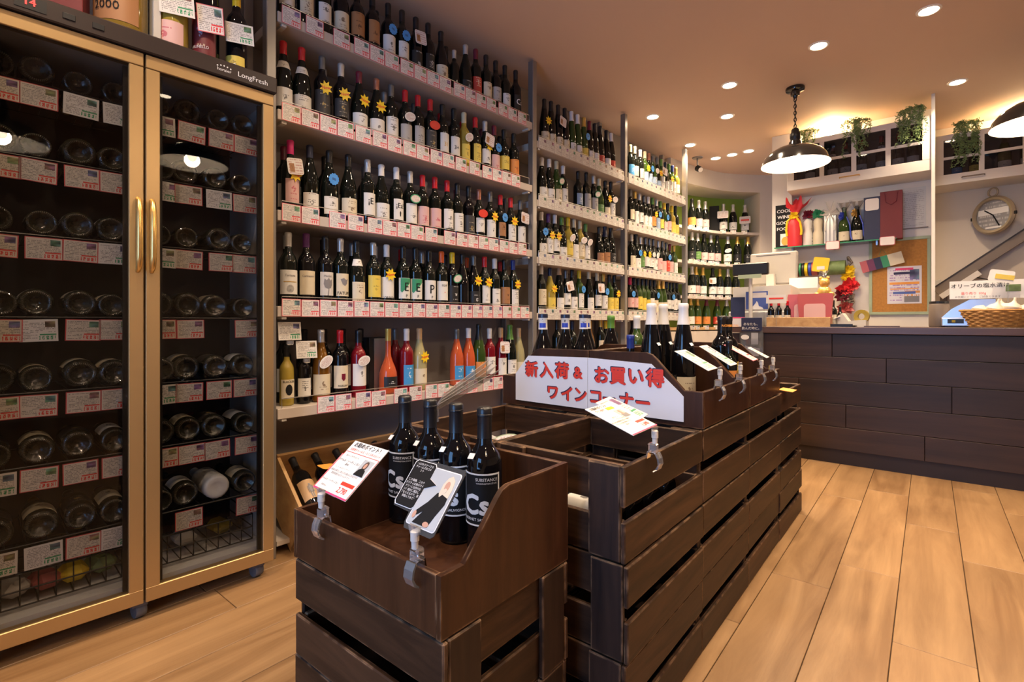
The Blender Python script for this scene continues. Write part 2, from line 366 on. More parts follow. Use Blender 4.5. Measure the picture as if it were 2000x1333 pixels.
for k, c in dict(red=(.55, .012, .02), wine=(.16, .012, .03), black=(.010, .010, .012), grey=(.16, .16, .16), silver=(.55, .54, .52), white=(.75, .73, .70), gold=(.62, .40, .09),
                 yellow=(.80, .55, .02), green=(.10, .24, .04), blue=(.02, .04, .22), purple=(.10, .02, .14), orange=(.75, .12, .02), copper=(.40, .16, .10), cork=(.48, .30, .15), magenta=(.55, .015, .15), pale=(.62, .55, .36), navy=(.015, .02, .05)).items():
    M['c_' + k] = pbr(k + '_capsule', c, .32, metal=.5 if k in ('silver', 'gold', 'copper', 'grey') else 0.0, var=.08)
INK = (.05, .045, .045)
M['l_white'] = label_mat('white_label', (.74, .72, .68), INK)
M['l_cream'] = label_mat('cream_label', (.68, .60, .44), (.14, .07, .03))
M['l_grey'] = label_mat('grey_label', (.42, .40, .38), INK, (.2, .2, .2))
M['l_dark'] = label_mat('dark_label', (.035, .033, .035), (.45, .40, .30), (.5, .35, .1))
M['l_black'] = label_mat('black_label', (.012, .012, .013), (.6, .6, .6), (.6, .6, .6))
M['l_yellow'] = label_mat('yellow_label', (.72, .55, .09), INK, (.35, .25, .05))
M['l_tan'] = label_mat('tan_label', (.36, .17, .07), (.1, .04, .02))
M['l_orange'] = label_mat('orange_label', (.70, .26, .06), INK, (.5, .08, .02))
M['l_pink'] = label_mat('pink_label', (.68, .42, .40), (.5, .05, .1), (.5, .08, .12))
M['l_green'] = label_mat('green_label', (.10, .22, .06), (.6, .6, .5), (.05, .12, .03))
M['l_leaf'] = label_mat('leaf_print_label', (.58, .60, .50), (.05, .12, .03), (.06, .24, .03))
for k_, c_ in (('pwhite', (.74, .72, .68)), ('pcream', (.68, .60, .44)), ('pgrey', (.60, .58, .56)), ('pblack', (.012, .012, .013)), ('pleaf', (.70, .69, .64)), ('buff', (.46, .29, .15)), ('pyellow', (.72, .55, .09))): M['l_' + k_] = pbr('plain_label_' + k_, c_, .5, var=.04, scale=60)
M['l_blue'] = label_mat('blue_label', (.05, .28, .60), (.8, .8, .8), (.8, .8, .8))
M['l_steel'] = label_mat('steel_blue_label', (.25, .34, .48), (.8, .8, .8), (.7, .7, .7))
M['l_red'] = label_mat('red_label', (.52, .05, .03), (.8, .7, .5), (.8, .7, .5))
M['l_wine'] = label_mat('wine_red_label', (.15, .015, .02), (.6, .45, .3), (.3, .35, .5))
M['card_r'] = printed('price_card_red', (.74, .70, .68), border=(.75, .16, .20), price=(.72, .03, .05))
M['card_g'] = printed('price_card_green', (.74, .71, .68), border=(.70, .68, .65), price=(.03, .28, .12))
M['card_p'] = printed('price_card_plain', (.66, .63, .58), border=(.52, .48, .44), price=(.35, .30, .28))
M['card_f'] = printed('price_card_fridge', (.66, .60, .52), border=(.60, .08, .09), price=(.65, .04, .03))
M['sheet'] = printed('notice_sheet', (.66, .65, .62), ink=(.4, .38, .38), photo=False, lines=22)
M['flyer'] = printed('event_flyer', (.72, .70, .76), ink=(.30, .12, .45), price=(.70, .30, .05), lines=15)
M['leaflet'] = printed('small_leaflet', (.72, .68, .66), ink=(.45, .2, .2), photo=False, lines=6)
M['paper'] = pbr('white_paper', (.80, .79, .77), .5, var=.02)
M['paperb'] = pbr('daylight_tinted_paper', (.74, .76, .84), .45, var=.02)  # white banner paper, with the bluish cast of the daylight put into its colour
M['red'] = pbr('red_print', (.70, .045, .025), .5, var=.05)
M['navy'] = pbr('navy_print', (.025, .022, .075), .5)
M['inkm'] = pbr('black_print', (.010, .010, .011), .6, spec=.2)
M['inkgrey'] = pbr('grey_print', (.22, .21, .22), .5)
M['pinkp'] = pbr('pink_print', (.75, .05, .18), .5)
M['whitep'] = pbr('white_print', (.75, .75, .76), .5)
M['greenp'] = pbr('green_print', (.03, .26, .12), .5)
M['star'] = pbr('yellow_star_card', (.85, .58, .015), .5, var=.04)
M['blued'] = pbr('blue_disc_card', (.06, .28, .70), .5, var=.05)
M['orangep'] = pbr('orange_card', (.85, .36, .06), .5)
M['skin'] = pbr('skin_print', (.50, .28, .20), .6)
M['hair'] = pbr('pale_hair_print', (.62, .54, .42), .6)
M['hairdk'] = pbr('dark_hair_print', (.10, .06, .05), .6)
M['photobg'] = pbr('grey_photo_background', (.40, .43, .46), .5)
M['acryl'] = pane('clear_acrylic', (.96, .965, .97), 1.0, 0.03, (.8, .82, .85), .07)
M['clipm'] = pane('clear_clip_plastic', (.965, .965, .97), 1.7, 0.06, (.85, .85, .87), .14)
M['acrylw'] = pane('frosted_acrylic', (.9, .9, .9), .25, 0.25, (.7, .66, .62), .28)
M['fglass'] = pane('fridge_glass', (.78, .77, .76), .40)
M['cabglass'] = pane('cabinet_glass', (.72, .71, .70), 1.0)
M['winglass'] = pane('window_glass', (.95, .97, .98), 1.0)
M['lampglow'] = emis('lamp_lens', (1, .80, .55), 22.0)
M['bulb'] = emis('bulb_glow', (1, .82, .58), 30.0)
M['led'] = emis('red_display_digits', (1, .05, .04), 2.0)
M['cork'] = pbr('cork', (.44, .20, .045), .8, var=.3, scale=60, bump=.4)
M['mint'] = pbr('mint_frame', (.36, .44, .30), .5)
M['wicker'] = pbr('wicker', (.46, .23, .06), .6, var=.3, scale=40)
M['garlic'] = pbr('white_bulb_skin', (.74, .66, .54), .5, var=.1)
M['leaf'] = pbr('green_leaves', (.17, .25, .09), .6, var=.45, scale=25)
M['steel'] = pbr('brushed_steel', (.55, .56, .60), .3, metal=.9, var=.05)
M['redtissue'] = pbr('red_wrap', (.72, .03, .04), .45, var=.2, bump=.3)
M['blue'] = pbr('blue_satin', (.03, .06, .45), .4)
M['burg'] = pbr('burgundy_card', (.17, .022, .026), .6)
M['navyc'] = pbr('navy_card', (.016, .022, .070), .55)
M['silverrib'] = pbr('silver_ribbon', (.62, .61, .58), .3, metal=.3)
M['goldgift'] = pbr('gold_foil', (.72, .45, .12), .3, metal=.5)
M['pinkpouch'] = pbr('pink_pouch', (.48, .10, .10), .4)
M['bronze'] = pbr('clock_rim', (.42, .35, .25), .35, metal=.5)
M['clockface'] = printed('clock_face', (.30, .30, .31), ink=(.6, .6, .6), photo=False, lines=7)
M['signblue'] = pbr('blue_sign', (.08, .13, .42), .45)
M['stair'] = pbr('stair_stringer', (.20, .155, .12), .5)
M['wallsh'] = pbr('pale_panel', (.33, .31, .28), .7, var=.03)

# ------------------------------------------------------------------ the room
CEIL = 2.76
X0, X1, Y0, Y1 = -2.75, 3.0, -1.6, 7.2
floor = struct(O('floor', MB().box(((X0 + X1) / 2, (Y0 + Y1) / 2, -.06), (X1 - X0, Y1 - Y0, .108)), M['floorgap']))
PW, PL = .198, 1.21
pk = {}
def plank_mesh(w, l):
    k = (round(w, 3), round(l, 3))
    if k not in pk: pk[k] = MB().box((0, 0, 0), (w - .0025, l - .0025, .012), b=.0012).mesh('plank')
    return pk[k]
rp = random.Random(3)
ends = {-1: 2.484, 1: 2.843, 2: 2.485}            # joints that can be read off on the aisle
k0 = int(math.floor((X0 + .09) / PW))
for k in range(k0, int((X1 + .09) / PW) + 1):
    xa, xb = max(X0, -.09 + PW * k), min(X1, -.09 + PW * (k + 1))
    if xb - xa < .02: continue
    e0 = ends.get(k, rp.uniform(0, PL)); y = e0 - math.ceil((e0 - Y0) / PL) * PL
    while y < Y1:
        a, b = max(y, Y0), min(y + PL, Y1)
        if b - a > .02 and not (a > 4.9 or (b < -.6)):
            O('plank', plank_mesh(xb - xa, b - a), M['plank'], floor, ((xa + xb) / 2, (a + b) / 2, -.006))
        y += PL
O('subfloor_strip', MB().box(((X0 + X1) / 2, 6.1, -.006), (X1 - X0, 2.2, .008)), M['plank'], floor)
ceil = struct(O('ceiling', MB().box(((X0 + X1) / 2, (Y0 + Y1) / 2, CEIL + .05), (X1 - X0 + .3, Y1 - Y0 + .3, .1)), M['ceil']))
hatch = O('panel_seam', MB().box((0, 0, 0), (.004, .5, .003)), M['stair'], ceil, (at_y(1704, 2.4)[0], 2.15, CEIL - .001))
wl = struct(O('wall_left', MB().box((-.06, 1.3, CEIL / 2), (.1, 6.0, CEIL)), M['panelback'], None, (sh(0, -.33, 0)), (0, 0, SROT)))
wr = struct(O('wall_right', MB().box((X1 + .05, (Y0 + Y1) / 2, CEIL / 2), (.1, Y1 - Y0, CEIL)), M['wallw']))
# wall behind the camera with the shop window
wb = MB()
wx0, wx1, wz0, wz1 = -1.15, .15, .12, 2.28
wb.box(((X0 + wx0) / 2, Y0 - .05, CEIL / 2), (wx0 - X0, .1, CEIL)); wb.box(((X1 + wx1) / 2, Y0 - .05, CEIL / 2), (X1 - wx1, .1, CEIL))
wb.box(((wx0 + wx1) / 2, Y0 - .05, wz0 / 2), (wx1 - wx0, .1, wz0)); wb.box(((wx0 + wx1) / 2, Y0 - .05, (wz1 + CEIL) / 2), (wx1 - wx0, .1, CEIL - wz1))
struct(O('wall_back', wb, M['wallw']))
wroot = struct(E('window_1', ((wx0 + wx1) / 2, Y0 - .05, wz0)))
ww, wh = wx1 - wx0, wz1 - wz0
fr = MB()
for x in (-ww / 2 + .03, ww / 2 - .03): fr.box((x, 0, wh / 2), (.06, .08, wh))
fr.box((0, 0, .03), (ww, .08, .06)); fr.box((0, 0, wh - .03), (ww, .08, .06))
O('window_frame', fr, M['black'], wroot)
O('pane', MB().box((0, 0, wh / 2), (ww - .1, .006, wh - .1)), M['winglass'], wroot)
# wall behind the counter (with cabinets), the recessed stair wall, the curved niche wall
WFX0 = at_y(1514, 5.417)[0]; WFX1 = at_y(1822, 5.417)[0]
struct(O('wall_far', MB().box(((WFX0 + WFX1) / 2, 5.467, CEIL / 2), (WFX1 - WFX0, .10, CEIL)), M['whitepaint']))
struct(O('wall_stair', MB().box(((WFX1 + X1) / 2 - .2, 6.10, CEIL / 2), (X1 - WFX1 + .4, .1, CEIL)), M['wallw']))
def bez(pts, n):
    out = []
    for i in range(len(pts) - 1):
        p0 = pts[max(0, i - 1)]; p1 = pts[i]; p2 = pts[i + 1]; p3 = pts[min(len(pts) - 1, i + 2)]
        for t in [j / n for j in range(n)]:
            out.append(tuple(.5 * (2 * b + (c - a) * t + (2 * a - 5 * b + 4 * c - d) * t * t + (3 * b - a - 3 * c + d) * t ** 3) for a, b, c, d in zip(p0, p1, p2, p3)))
    return out + [pts[-1]]
NP = bez([(-2.13, 5.25), (-2.062, 5.62), (-1.928, 6.055), (-1.80, 6.29), (-1.56, 6.55), (-1.37, 6.71), (-.95, 6.90), (-.4, 7.0)], 5)
def off(pts, d):
    out = []
    for i, p in enumerate(pts):
        a = Vector(pts[max(0, i - 1)]); b = Vector(pts[min(len(pts) - 1, i + 1)]); t = (b - a).normalized(); n = Vector((-t.y, t.x)); out.append(tuple(Vector(p) + n * d))
    return out
def strip(mb, a, b, z0, z1, m=0):     # solid curved slab between two polylines
    n = len(a); V = []
    for z in (z0, z1):
        V += [(p[0], p[1], z) for p in a] + [(p[0], p[1], z) for p in b]
    Fs = []
    for i in range(n - 1):
        Fs += [(i, i + 1, 2 * n + i + 1, 2 * n + i), (n + i + 1, n + i, 3 * n + i, 3 * n + i + 1), (i + 1, i, n + i, n + i + 1), (2 * n + i, 2 * n + i + 1, 3 * n + i + 1, 3 * n + i)]
    Fs += [(0, 2 * n, 3 * n, n), (n - 1, 2 * n - 1, 4 * n - 1, 3 * n - 1)]
    mb.add(V, Fs, m)
ND = .34
inner = off(NP, ND); outer = off(NP, ND + .1)
iN = 20                                # index where the niche ends
cwall = MB()
strip(cwall, NP, outer, 2.55, CEIL); strip(cwall, NP[iN:], outer[iN:], 0, 2.55); strip(cwall, NP[:iN + 1], outer[:iN + 1], 0, .90)
struct(O('wall_curved', cwall, M['wallw']))
nb = MB(); strip(nb, inner[:iN + 1], outer[:iN + 1], .90, 2.55); struct(O('wall_niche', nb, M['green']))

# ------------------------------------------------------------------ ceiling downlights and pendants
def spot(name, loc, energy, parent=None, size=R(120), blend=.8, rad=.04, col=WARM):
    l = bpy.data.lights.new(name, 'SPOT'); l.energy = energy; l.spot_size = size; l.spot_blend = blend; l.shadow_soft_size = rad; l.color = col
    o = bpy.data.objects.new(name, l); COL.objects.link(o); o.location = loc
    if parent: o.parent = parent
    return o
def point(name, loc, energy, parent=None, rad=.04, col=WARM):
    l = bpy.data.lights.new(name, 'POINT'); l.energy = energy; l.shadow_soft_size = rad; l.color = col
    o = bpy.data.objects.new(name, l); COL.objects.link(o); o.location = loc
    if parent: o.parent = parent
    return o
ring_me = smooth_by(MB().lathe([(.044, -.002), (.047, -.006), (.058, -.004), (.060, 0), (.058, .004)], 24).mesh('trim'))
lens_me = MB().lathe([(0, -.001), (.044, -.001)], 24).mesh('lens')
dl = [(1814, 20, 'nearest the top edge above the counter aisle'), (1599, 89, 'above the aisle in front of the pendant'), (1425, 166, 'between the pendant and the far shelves'), (1275, 228, 'above the far end of the bottle wall'),
      (1420, 227, 'halfway to the curved niche wall'), (1870, 160, 'just before the cabinet with hanging plants'), (1348, 283, 'over the end post of the bottle wall'), (1398, 309, 'leftmost of three by the curved wall'),
      (1430, 302, 'middle of three by the curved wall'), (1462, 295, 'rightmost of three by the curved wall')]
for px, py, wh_ in dl:
    z = (CEIL - EYE) * F / (HY - py); x, y = cw((px - CX) / F * z, z)
    t = E('recessed_downlight', (x, y, CEIL)); tag(t, 'round warm recessed ceiling downlight ' + wh_, 'ceiling light', 'recessed downlights')
    O('trim_ring', ring_me, M['enamelw'], t); O('lens', lens_me, M['lampglow'], t); spot('beam', (0, 0, -.02), SPOT_W, t)
for x, y, wh_ in ((-1.35, 1.35, 'over the crates out of view'), (-1.30, 2.4, 'over the bottle wall out of view'), (.6, 1.0, 'behind the aisle out of view'), (-1.3, -.4, 'over the shop entrance'), (-.5, 1.5, 'above the display boxes out of view'), (-.55, 2.6, 'above the far display boxes out of view'), (.25, 2.2, 'above the aisle floor out of view'), (-1.55, .3, 'in front of the fridge'), (-.4, .2, 'straight above the viewpoint'), (.9, 1.9, 'on the far side of the aisle')):
    t = E('recessed_downlight', (x, y, CEIL)); tag(t, 'round warm recessed ceiling downlight ' + wh_, 'ceiling light', 'recessed downlights')
    O('trim_ring', ring_me, M['enamelw'], t); O('lens', lens_me, M['lampglow'], t); spot('beam', (0, 0, -.02), SPOT_W * .85, t)

sh_out = smooth_by(MB().lathe([(.034, .175), (.040, .172), (.045, .150), (.075, .138), (.135, .118), (.185, .086), (.217, .045), (.228, .006), (.231, 0)], 40).mesh('shade'))
sh_in = smooth_by(MB().lathe([(.231, 0), (.224, .006), (.213, .045), (.181, .082), (.132, .113), (.070, .134), (.030, .145), (0, .146)], 40).mesh('shade_lining'))
sock_me = smooth_by(MB().lathe([(0, .275), (.018, .272), (.026, .262), (.028, .24), (.036, .232), (.036, .20), (.032, .19), (.034, .165), (0, .165)], 20).mesh('socket'), 50)
can_me = smooth_by(MB().lathe([(0, -.075), (.014, -.075), (.018, -.06), (.030, -.055), (.034, -.03), (.062, -.022), (.066, -.012), (.064, 0), (0, 0)], 24).mesh('canopy'), 50)
bulb_me = smooth_by(MB().lathe([(0, .02), (.022, .028), (.032, .050), (.028, .075), (.014, .10), (.012, .14)], 16).mesh('bulb'))
link_me = smooth_by(MB().tube([(.009 * math.cos(a), 0, .016 * math.sin(a)) for a in [i * math.pi / 6 for i in range(12)]], .0028, 6, closed=True).mesh('chain_link'))
def pendant(x, y, rim_h, label):
    t = E('pendant_lamp', (x, y, rim_h)); tag(t, label, 'pendant lamp', 'black dish pendants')
    O('shade', sh_out, M['blackgloss'], t); O('shade_lining', sh_in, M['enamelw'], t); O('socket', sock_me, M['black'], t); O('bulb', bulb_me, M['bulb'], t)
    top = CEIL - rim_h; O('canopy', can_me, M['blackgloss'], t, (0, 0, top))
    z = .288; i = 0
    while z < top - .075: O('chain_link', link_me, M['black'], t, (0, 0, z), (0, 0, R(90) * (i % 2))); z += .025; i += 1
    O('cable', MB().tube([(.004 * math.cos(q * 1.9), .004 * math.sin(q * 1.9), .27 + (top - .33) * q / 20) for q in range(21)], .003, 5), M['black'], t)
    point('glow', (0, 0, .03), PEND_W, t, .05)
z = (CEIL - EYE) * F / (HY - 172); x, y = cw((1553 - CX) / F * z, z); pendant(x, y, hgt(322, z), 'black dish pendant lamp on a chain before the glazed cabinet')
z2 = 2.95; x, y = cw((2036 - CX) / F * z2, z2); pendant(x, y, 2.16, 'black dish pendant lamp cut by the frame above the counter basket')
pendant(.17, 1.10, 2.15, 'black dish pendant lamp out of view, mirrored in the right fridge door')
pendant(.46, .11, 2.15, 'black dish pendant lamp out of view, mirrored in the left fridge door')

# ------------------------------------------------------------------ bottles
K = 1.07
KX, KZ = .98, 1.12
PROF = {
 'B': [(0, .022), (.014, .016), (.024, .006), (.031, 0), (.036, .003), (.0375, .010), (.0375, .178), (.0365, .190), (.031, .204), (.022, .216), (.0165, .226), (.0148, .240), (.0145, .280), (.0155, .283), (.0155, .297), (.012, .300), (0, .300)],
 'G': [(0, .024), (.015, .018), (.026, .006), (.034, 0), (.040, .004), (.0415, .011), (.0415, .132), (.0405, .146), (.036, .170), (.028, .197), (.020, .220), (.0158, .240), (.0148, .255), (.0145, .280), (.0158, .283), (.0158, .296), (.012, .299), (0, .299)],
 'F': [(0, .012), (.022, .004), (.030, 0), (.0355, .004), (.037, .010), (.037, .148), (.0355, .172), (.031, .205), (.0245, .240), (.0185, .272), (.0152, .295), (.0145, .318), (.0155, .322), (.0155, .334), (.012, .337), (0, .337)],
 'C': [(0, .028), (.016, .02), (.028, .006), (.036, 0), (.042, .004), (.044, .012), (.044, .145), (.0428, .165), (.038, .190), (.030, .218), (.0215, .246), (.0165, .270), (.0155, .292), (.0175, .300), (.0175, .312), (.014, .318), (0, .318)],
}
PROF['S'] = [(r * .82, z * .80) for r, z in PROF['B']]
PROF['D'] = [(0, .01), (.036, 0), (.045, .004), (.0475, .014), (.0475, .075), (.045, .10), (.036, .125), (.024, .150), (.0165, .172), (.0145, .19), (.0145, .285), (.0155, .288), (.0155, .298), (0, .30)]
CAPZ = {'B': .243, 'G': .246, 'F': .268, 'C': .232, 'S': .195, 'D': .245}
LABZ = {'B': (.045, .140), 'G': (.030, .105), 'F': (.030, .110), 'C': (.035, .115), 'S': (.03, .105), 'D': (.03, .08)}
def r_at(prof, z):
    for (r0, z0), (r1, z1) in zip(prof[6:], prof[7:]):
        if z0 <= z <= z1 and z1 > z0: return r0 + (r1 - r0) * (z - z0) / (z1 - z0)
    return prof[-2][0]
_bm = {}
def bmesh_glass(sp, n=20):
    k = ('g', sp, n)
    if k not in _bm: _bm[k] = smooth_by(MB().lathe(PROF[sp], n).mesh('bottle_glass'), 60)
    return _bm[k]
def bmesh_cap(sp, z0=None, n=20):
    z0 = z0 or CAPZ[sp]; k = ('c', sp, round(z0, 3), n)
    if k not in _bm:
        P = PROF[sp]; top = P[-1][1]; e = .0007
        pr = [(r_at(P, z0) + .0001, z0 - .0003), (r_at(P, z0) + e, z0)] + [(r + e, z) for r, z in P if z0 < z < top and r > 0] + [(P[-2][0] + e, top + e), (0, top + e)]
        _bm[k] = smooth_by(MB().lathe(pr, n).mesh('capsule'), 50)
    return _bm[k]
def patch(R0, z0, z1, half, n=10, R1=None, th=.0004):
    R1 = R1 or R0; V = []; 
    for i in range(n + 1):
        a = -half + 2 * half * i / n
        for r in (0, -th): V += [((R0 + r) * math.cos(a), (R0 + r) * math.sin(a), z0), ((R1 + r) * math.cos(a), (R1 + r) * math.sin(a), z1)]
    Fs = []
    for i in range(n):
        a, b = 4 * i, 4 * i + 4
        Fs += [(a, b, b + 1, a + 1), (a + 2, a + 3, b + 3, b + 2), (a + 1, b + 1, b + 3, a + 3), (a, a + 2, b + 2, b)]
    return MB().add(V, Fs)
def bmesh_label(sp, z0, z1, half=1.15):
    k = ('l', sp, round(z0, 3), round(z1, 3), round(half, 2))
    if k not in _bm: _bm[k] = smooth_by(patch(max(r for r, _ in PROF[sp]) + .0007, z0, z1, half).mesh('paper_label'), 50)
    return _bm[k]
def star_poly(n, r0, r1, ph=0): return [((r0 if i % 2 == 0 else r1) * math.cos(ph + math.pi * i / n), (r0 if i % 2 == 0 else r1) * math.sin(ph + math.pi * i / n)) for i in range(2 * n)]
def ell(a, b, n=20): return [(a * math.cos(2 * math.pi * i / n), b * math.sin(2 * math.pi * i / n)) for i in range(n)]
def rrect(w, h, r=.006, n=3):
    out = []
    for cx, cy, a0 in ((w / 2 - r, h / 2 - r, 0), (-w / 2 + r, h / 2 - r, 90), (-w / 2 + r, -h / 2 + r, 180), (w / 2 - r, -h / 2 + r, 270)):
        out += [(cx + r * math.cos(R(a0 + 90 * i / n)), cy + r * math.sin(R(a0 + 90 * i / n))) for i in range(n + 1)]
    return out
star_me = MB().prism(star_poly(8, .031, .0185, .2), .0012, axis='x').mesh('star_tag')
disc_me = MB().prism(star_poly(12, .026, .0225), .0012, axis='x').mesh('disc_tag')
oval_me = MB().prism(ell(.036, .022), .0012, axis='x').mesh('oval_tag')
ovalin_me = MB().prism(ell(.031, .017), .0006, axis='x').mesh('oval_print')
hang_me = MB().prism(rrect(.072, .066, .010), .0012, axis='x').mesh('hang_card')
thumb_me = MB().box((0, 0, 0), (.0006, .022, .034)).mesh('photo_print')
sticker_me = MB().box((0, 0, 0), (.0006, .013, .011)).mesh('price_sticker')
ring_pts = []
rgm = MB()
for i in range(44):
    a = 2 * math.pi * i / 44; b_ = 2 * math.pi * (i + .55) / 44
    rgm.add([(r_ * math.cos(q), r_ * math.sin(q), z_) for (r_, z_) in ((.0285, -.0004), (.0345, -.0002)) for q in (a, b_)] + [(.0315 * math.cos(q), .0315 * math.sin(q), -.0022) for q in (a, b_)], [(0, 4, 5, 1), (2, 3, 5, 4), (0, 2, 4), (1, 5, 3)])
base_ring = rgm.mesh('base_ring')
rb = random.Random(11)
def bottle(loc, rz, sp, glass, cap, lab=None, lz=None, text_=None, extra=(), sc=K, half=1.15, rot=None, capz=None, neck=None, sticker=False, n=20, label=None, cat='wine bottle', group=None):
    o = O('wine_bottle', bmesh_glass(sp, n), M[glass], None, loc, rot or (0, 0, rz), sc)
    tag(o, label, cat, group)
    if cap: O('capsule', bmesh_cap(sp, capz, n), M['c_' + cap], o)
    rmax = max(r for r, _ in PROF[sp]); z0, z1 = lz or LABZ[sp]
    if lab: O('paper_label', bmesh_label(sp, z0, z1, half), M['l_' + lab], o)
    if neck:
        k = ('n', sp)
        if k not in _bm: _bm[k] = smooth_by(patch(r_at(PROF[sp], CAPZ[sp] - .06) + .001, CAPZ[sp] - .06, CAPZ[sp] - .03, 1.2, 8, r_at(PROF[sp], CAPZ[sp] - .03) + .001).mesh('neck_label'), 50)
        O('neck_label', _bm[k], M['l_' + neck], o)
    if text_:
        for (s, zz, size, ink) in text_: bent_text(s, M[ink], o, rmax + .0015, zz, size, bold=.01)
    if sticker: O('price_sticker', sticker_me, M['paper'], o, (r_at(PROF[sp], .205) + .004, .006, .205), (R(10), R(-38), R(12)))
    for e in extra:
        tz = CAPZ[sp] - .085; rr = r_at(PROF[sp], tz - .02) if tz > PROF[sp][7][1] else rmax
        tilt = rb.uniform(-.25, .25)
        if e == 'star':
            t = O('star_tag', star_me, M['star'], o, (rmax + .004, .006, tz), (tilt, 0, 0)); text('New', M['red'], t, (.0018, 0, 0), .020, FACE_X, .02)
        elif e == 'disc':
            t = O('disc_tag', disc_me, M['blued'], o, (rmax + .004, .004, tz + .01), (tilt, 0, 0)); text('SSS', M['navy'], t, (.0018, 0, 0), .013, FACE_X, .02)
        elif e in ('oval', 'ovalg', 'ovalr'):
            t = O('oval_tag', oval_me, M[{'oval': 'paper', 'ovalg': 'greenp', 'ovalr': 'red'}[e]], o, (rmax + .007, .006, tz + .005), (tilt + .3, 0, .1)); O('oval_print', ovalin_me, M['leaflet' if e != 'ovalr' else 'red'], t, (.0013, 0, 0))
        elif e == 'hang':
            t = O('hang_card', hang_me, M['leaflet'], o, (rmax + .010, .002, tz + .03), (tilt, -.1, 0)); O('photo_print', thumb_me, M['l_tan'], t, (.0016, -.016, -.006))
    return o
ORD = 'first second third fourth fifth sixth seventh eighth ninth tenth eleventh twelfth thirteenth fourteenth fifteenth sixteenth seventeenth eighteenth nineteenth twentieth twenty-first twenty-second twenty-third twenty-fourth twenty-fifth twenty-sixth'.split()
GN = dict(gdark='dark', gblack='black', ggreen='green', gamber='amber', gyell='pale yellow', grose='rose', gred='red', gclear='clear', ggold='gold')

# ------------------------------------------------------------------ shelving along the bottle wall
TH = .045; SDEP = .30
BAYS = [dict(a=0.0, b=1.657, z=[2.280, 1.864, 1.434, 1.024, .586], name='fridge bay'),
        dict(a=1.702, b=2.833, z=[2.175, 1.780, 1.395, 1.017, .640], name='middle bay'),
        dict(a=2.878, b=4.010, z=[2.175, 1.780, 1.395, 1.017, .640], name='far bay')]
blab = ['bay of bottle shelving beside the tall fridge', 'middle bay of grey post bottle shelving', 'far bay of bottle shelving next to the curved niche']
for i, b in enumerate(BAYS):
    L_ = b['b'] - b['a']; t = E('shelving_unit', sh(b['a'], 0, 0), SROT); tag(t, blab[i], 'shelving', 'bottle wall shelving')
    for s in ([-.0225] if i else [-.0255]) + ([L_ + .0225] if i == 2 else []):
        O('post', MB().box((-.02, s, CEIL / 2 - .008), (.045, .040, CEIL - .016), b=.003), M['post'], t)
        O('post', MB().box((-.27, s, CEIL / 2 - .01), (.045, .040, CEIL - .02), b=.003), M['post'], t)
    O('back_panel', MB().box((-.312, L_ / 2, CEIL / 2 - .05), (.012, L_ + .03, CEIL - .1)), M['panelback'], t)
    for z in b['z']:
        O('shelf_board', MB().box((-SDEP / 2, L_ / 2, z + TH / 2), (SDEP, L_ - .002, TH), b=.002), M['shelf'], t)
        gr = MB(); h = z + TH + .042
        gr.tube([(-.004, .02, z + TH + .001), (-.004, .02, h), (-.004, L_ - .03, h), (-.004, L_ - .03, z + TH + .001)], .0018, 6); O('guard_wire', gr, M['wire'], t)
        for s in (.03, L_ - .03): O('bracket', MB().box((-.03, s, z - .006), (.05, .02, .010)), M['white'], t)
    O('floor_board', MB().box((-SDEP / 2, L_ / 2, .05), (SDEP - .04, L_ - .01, .02)), M['shelf'], t)

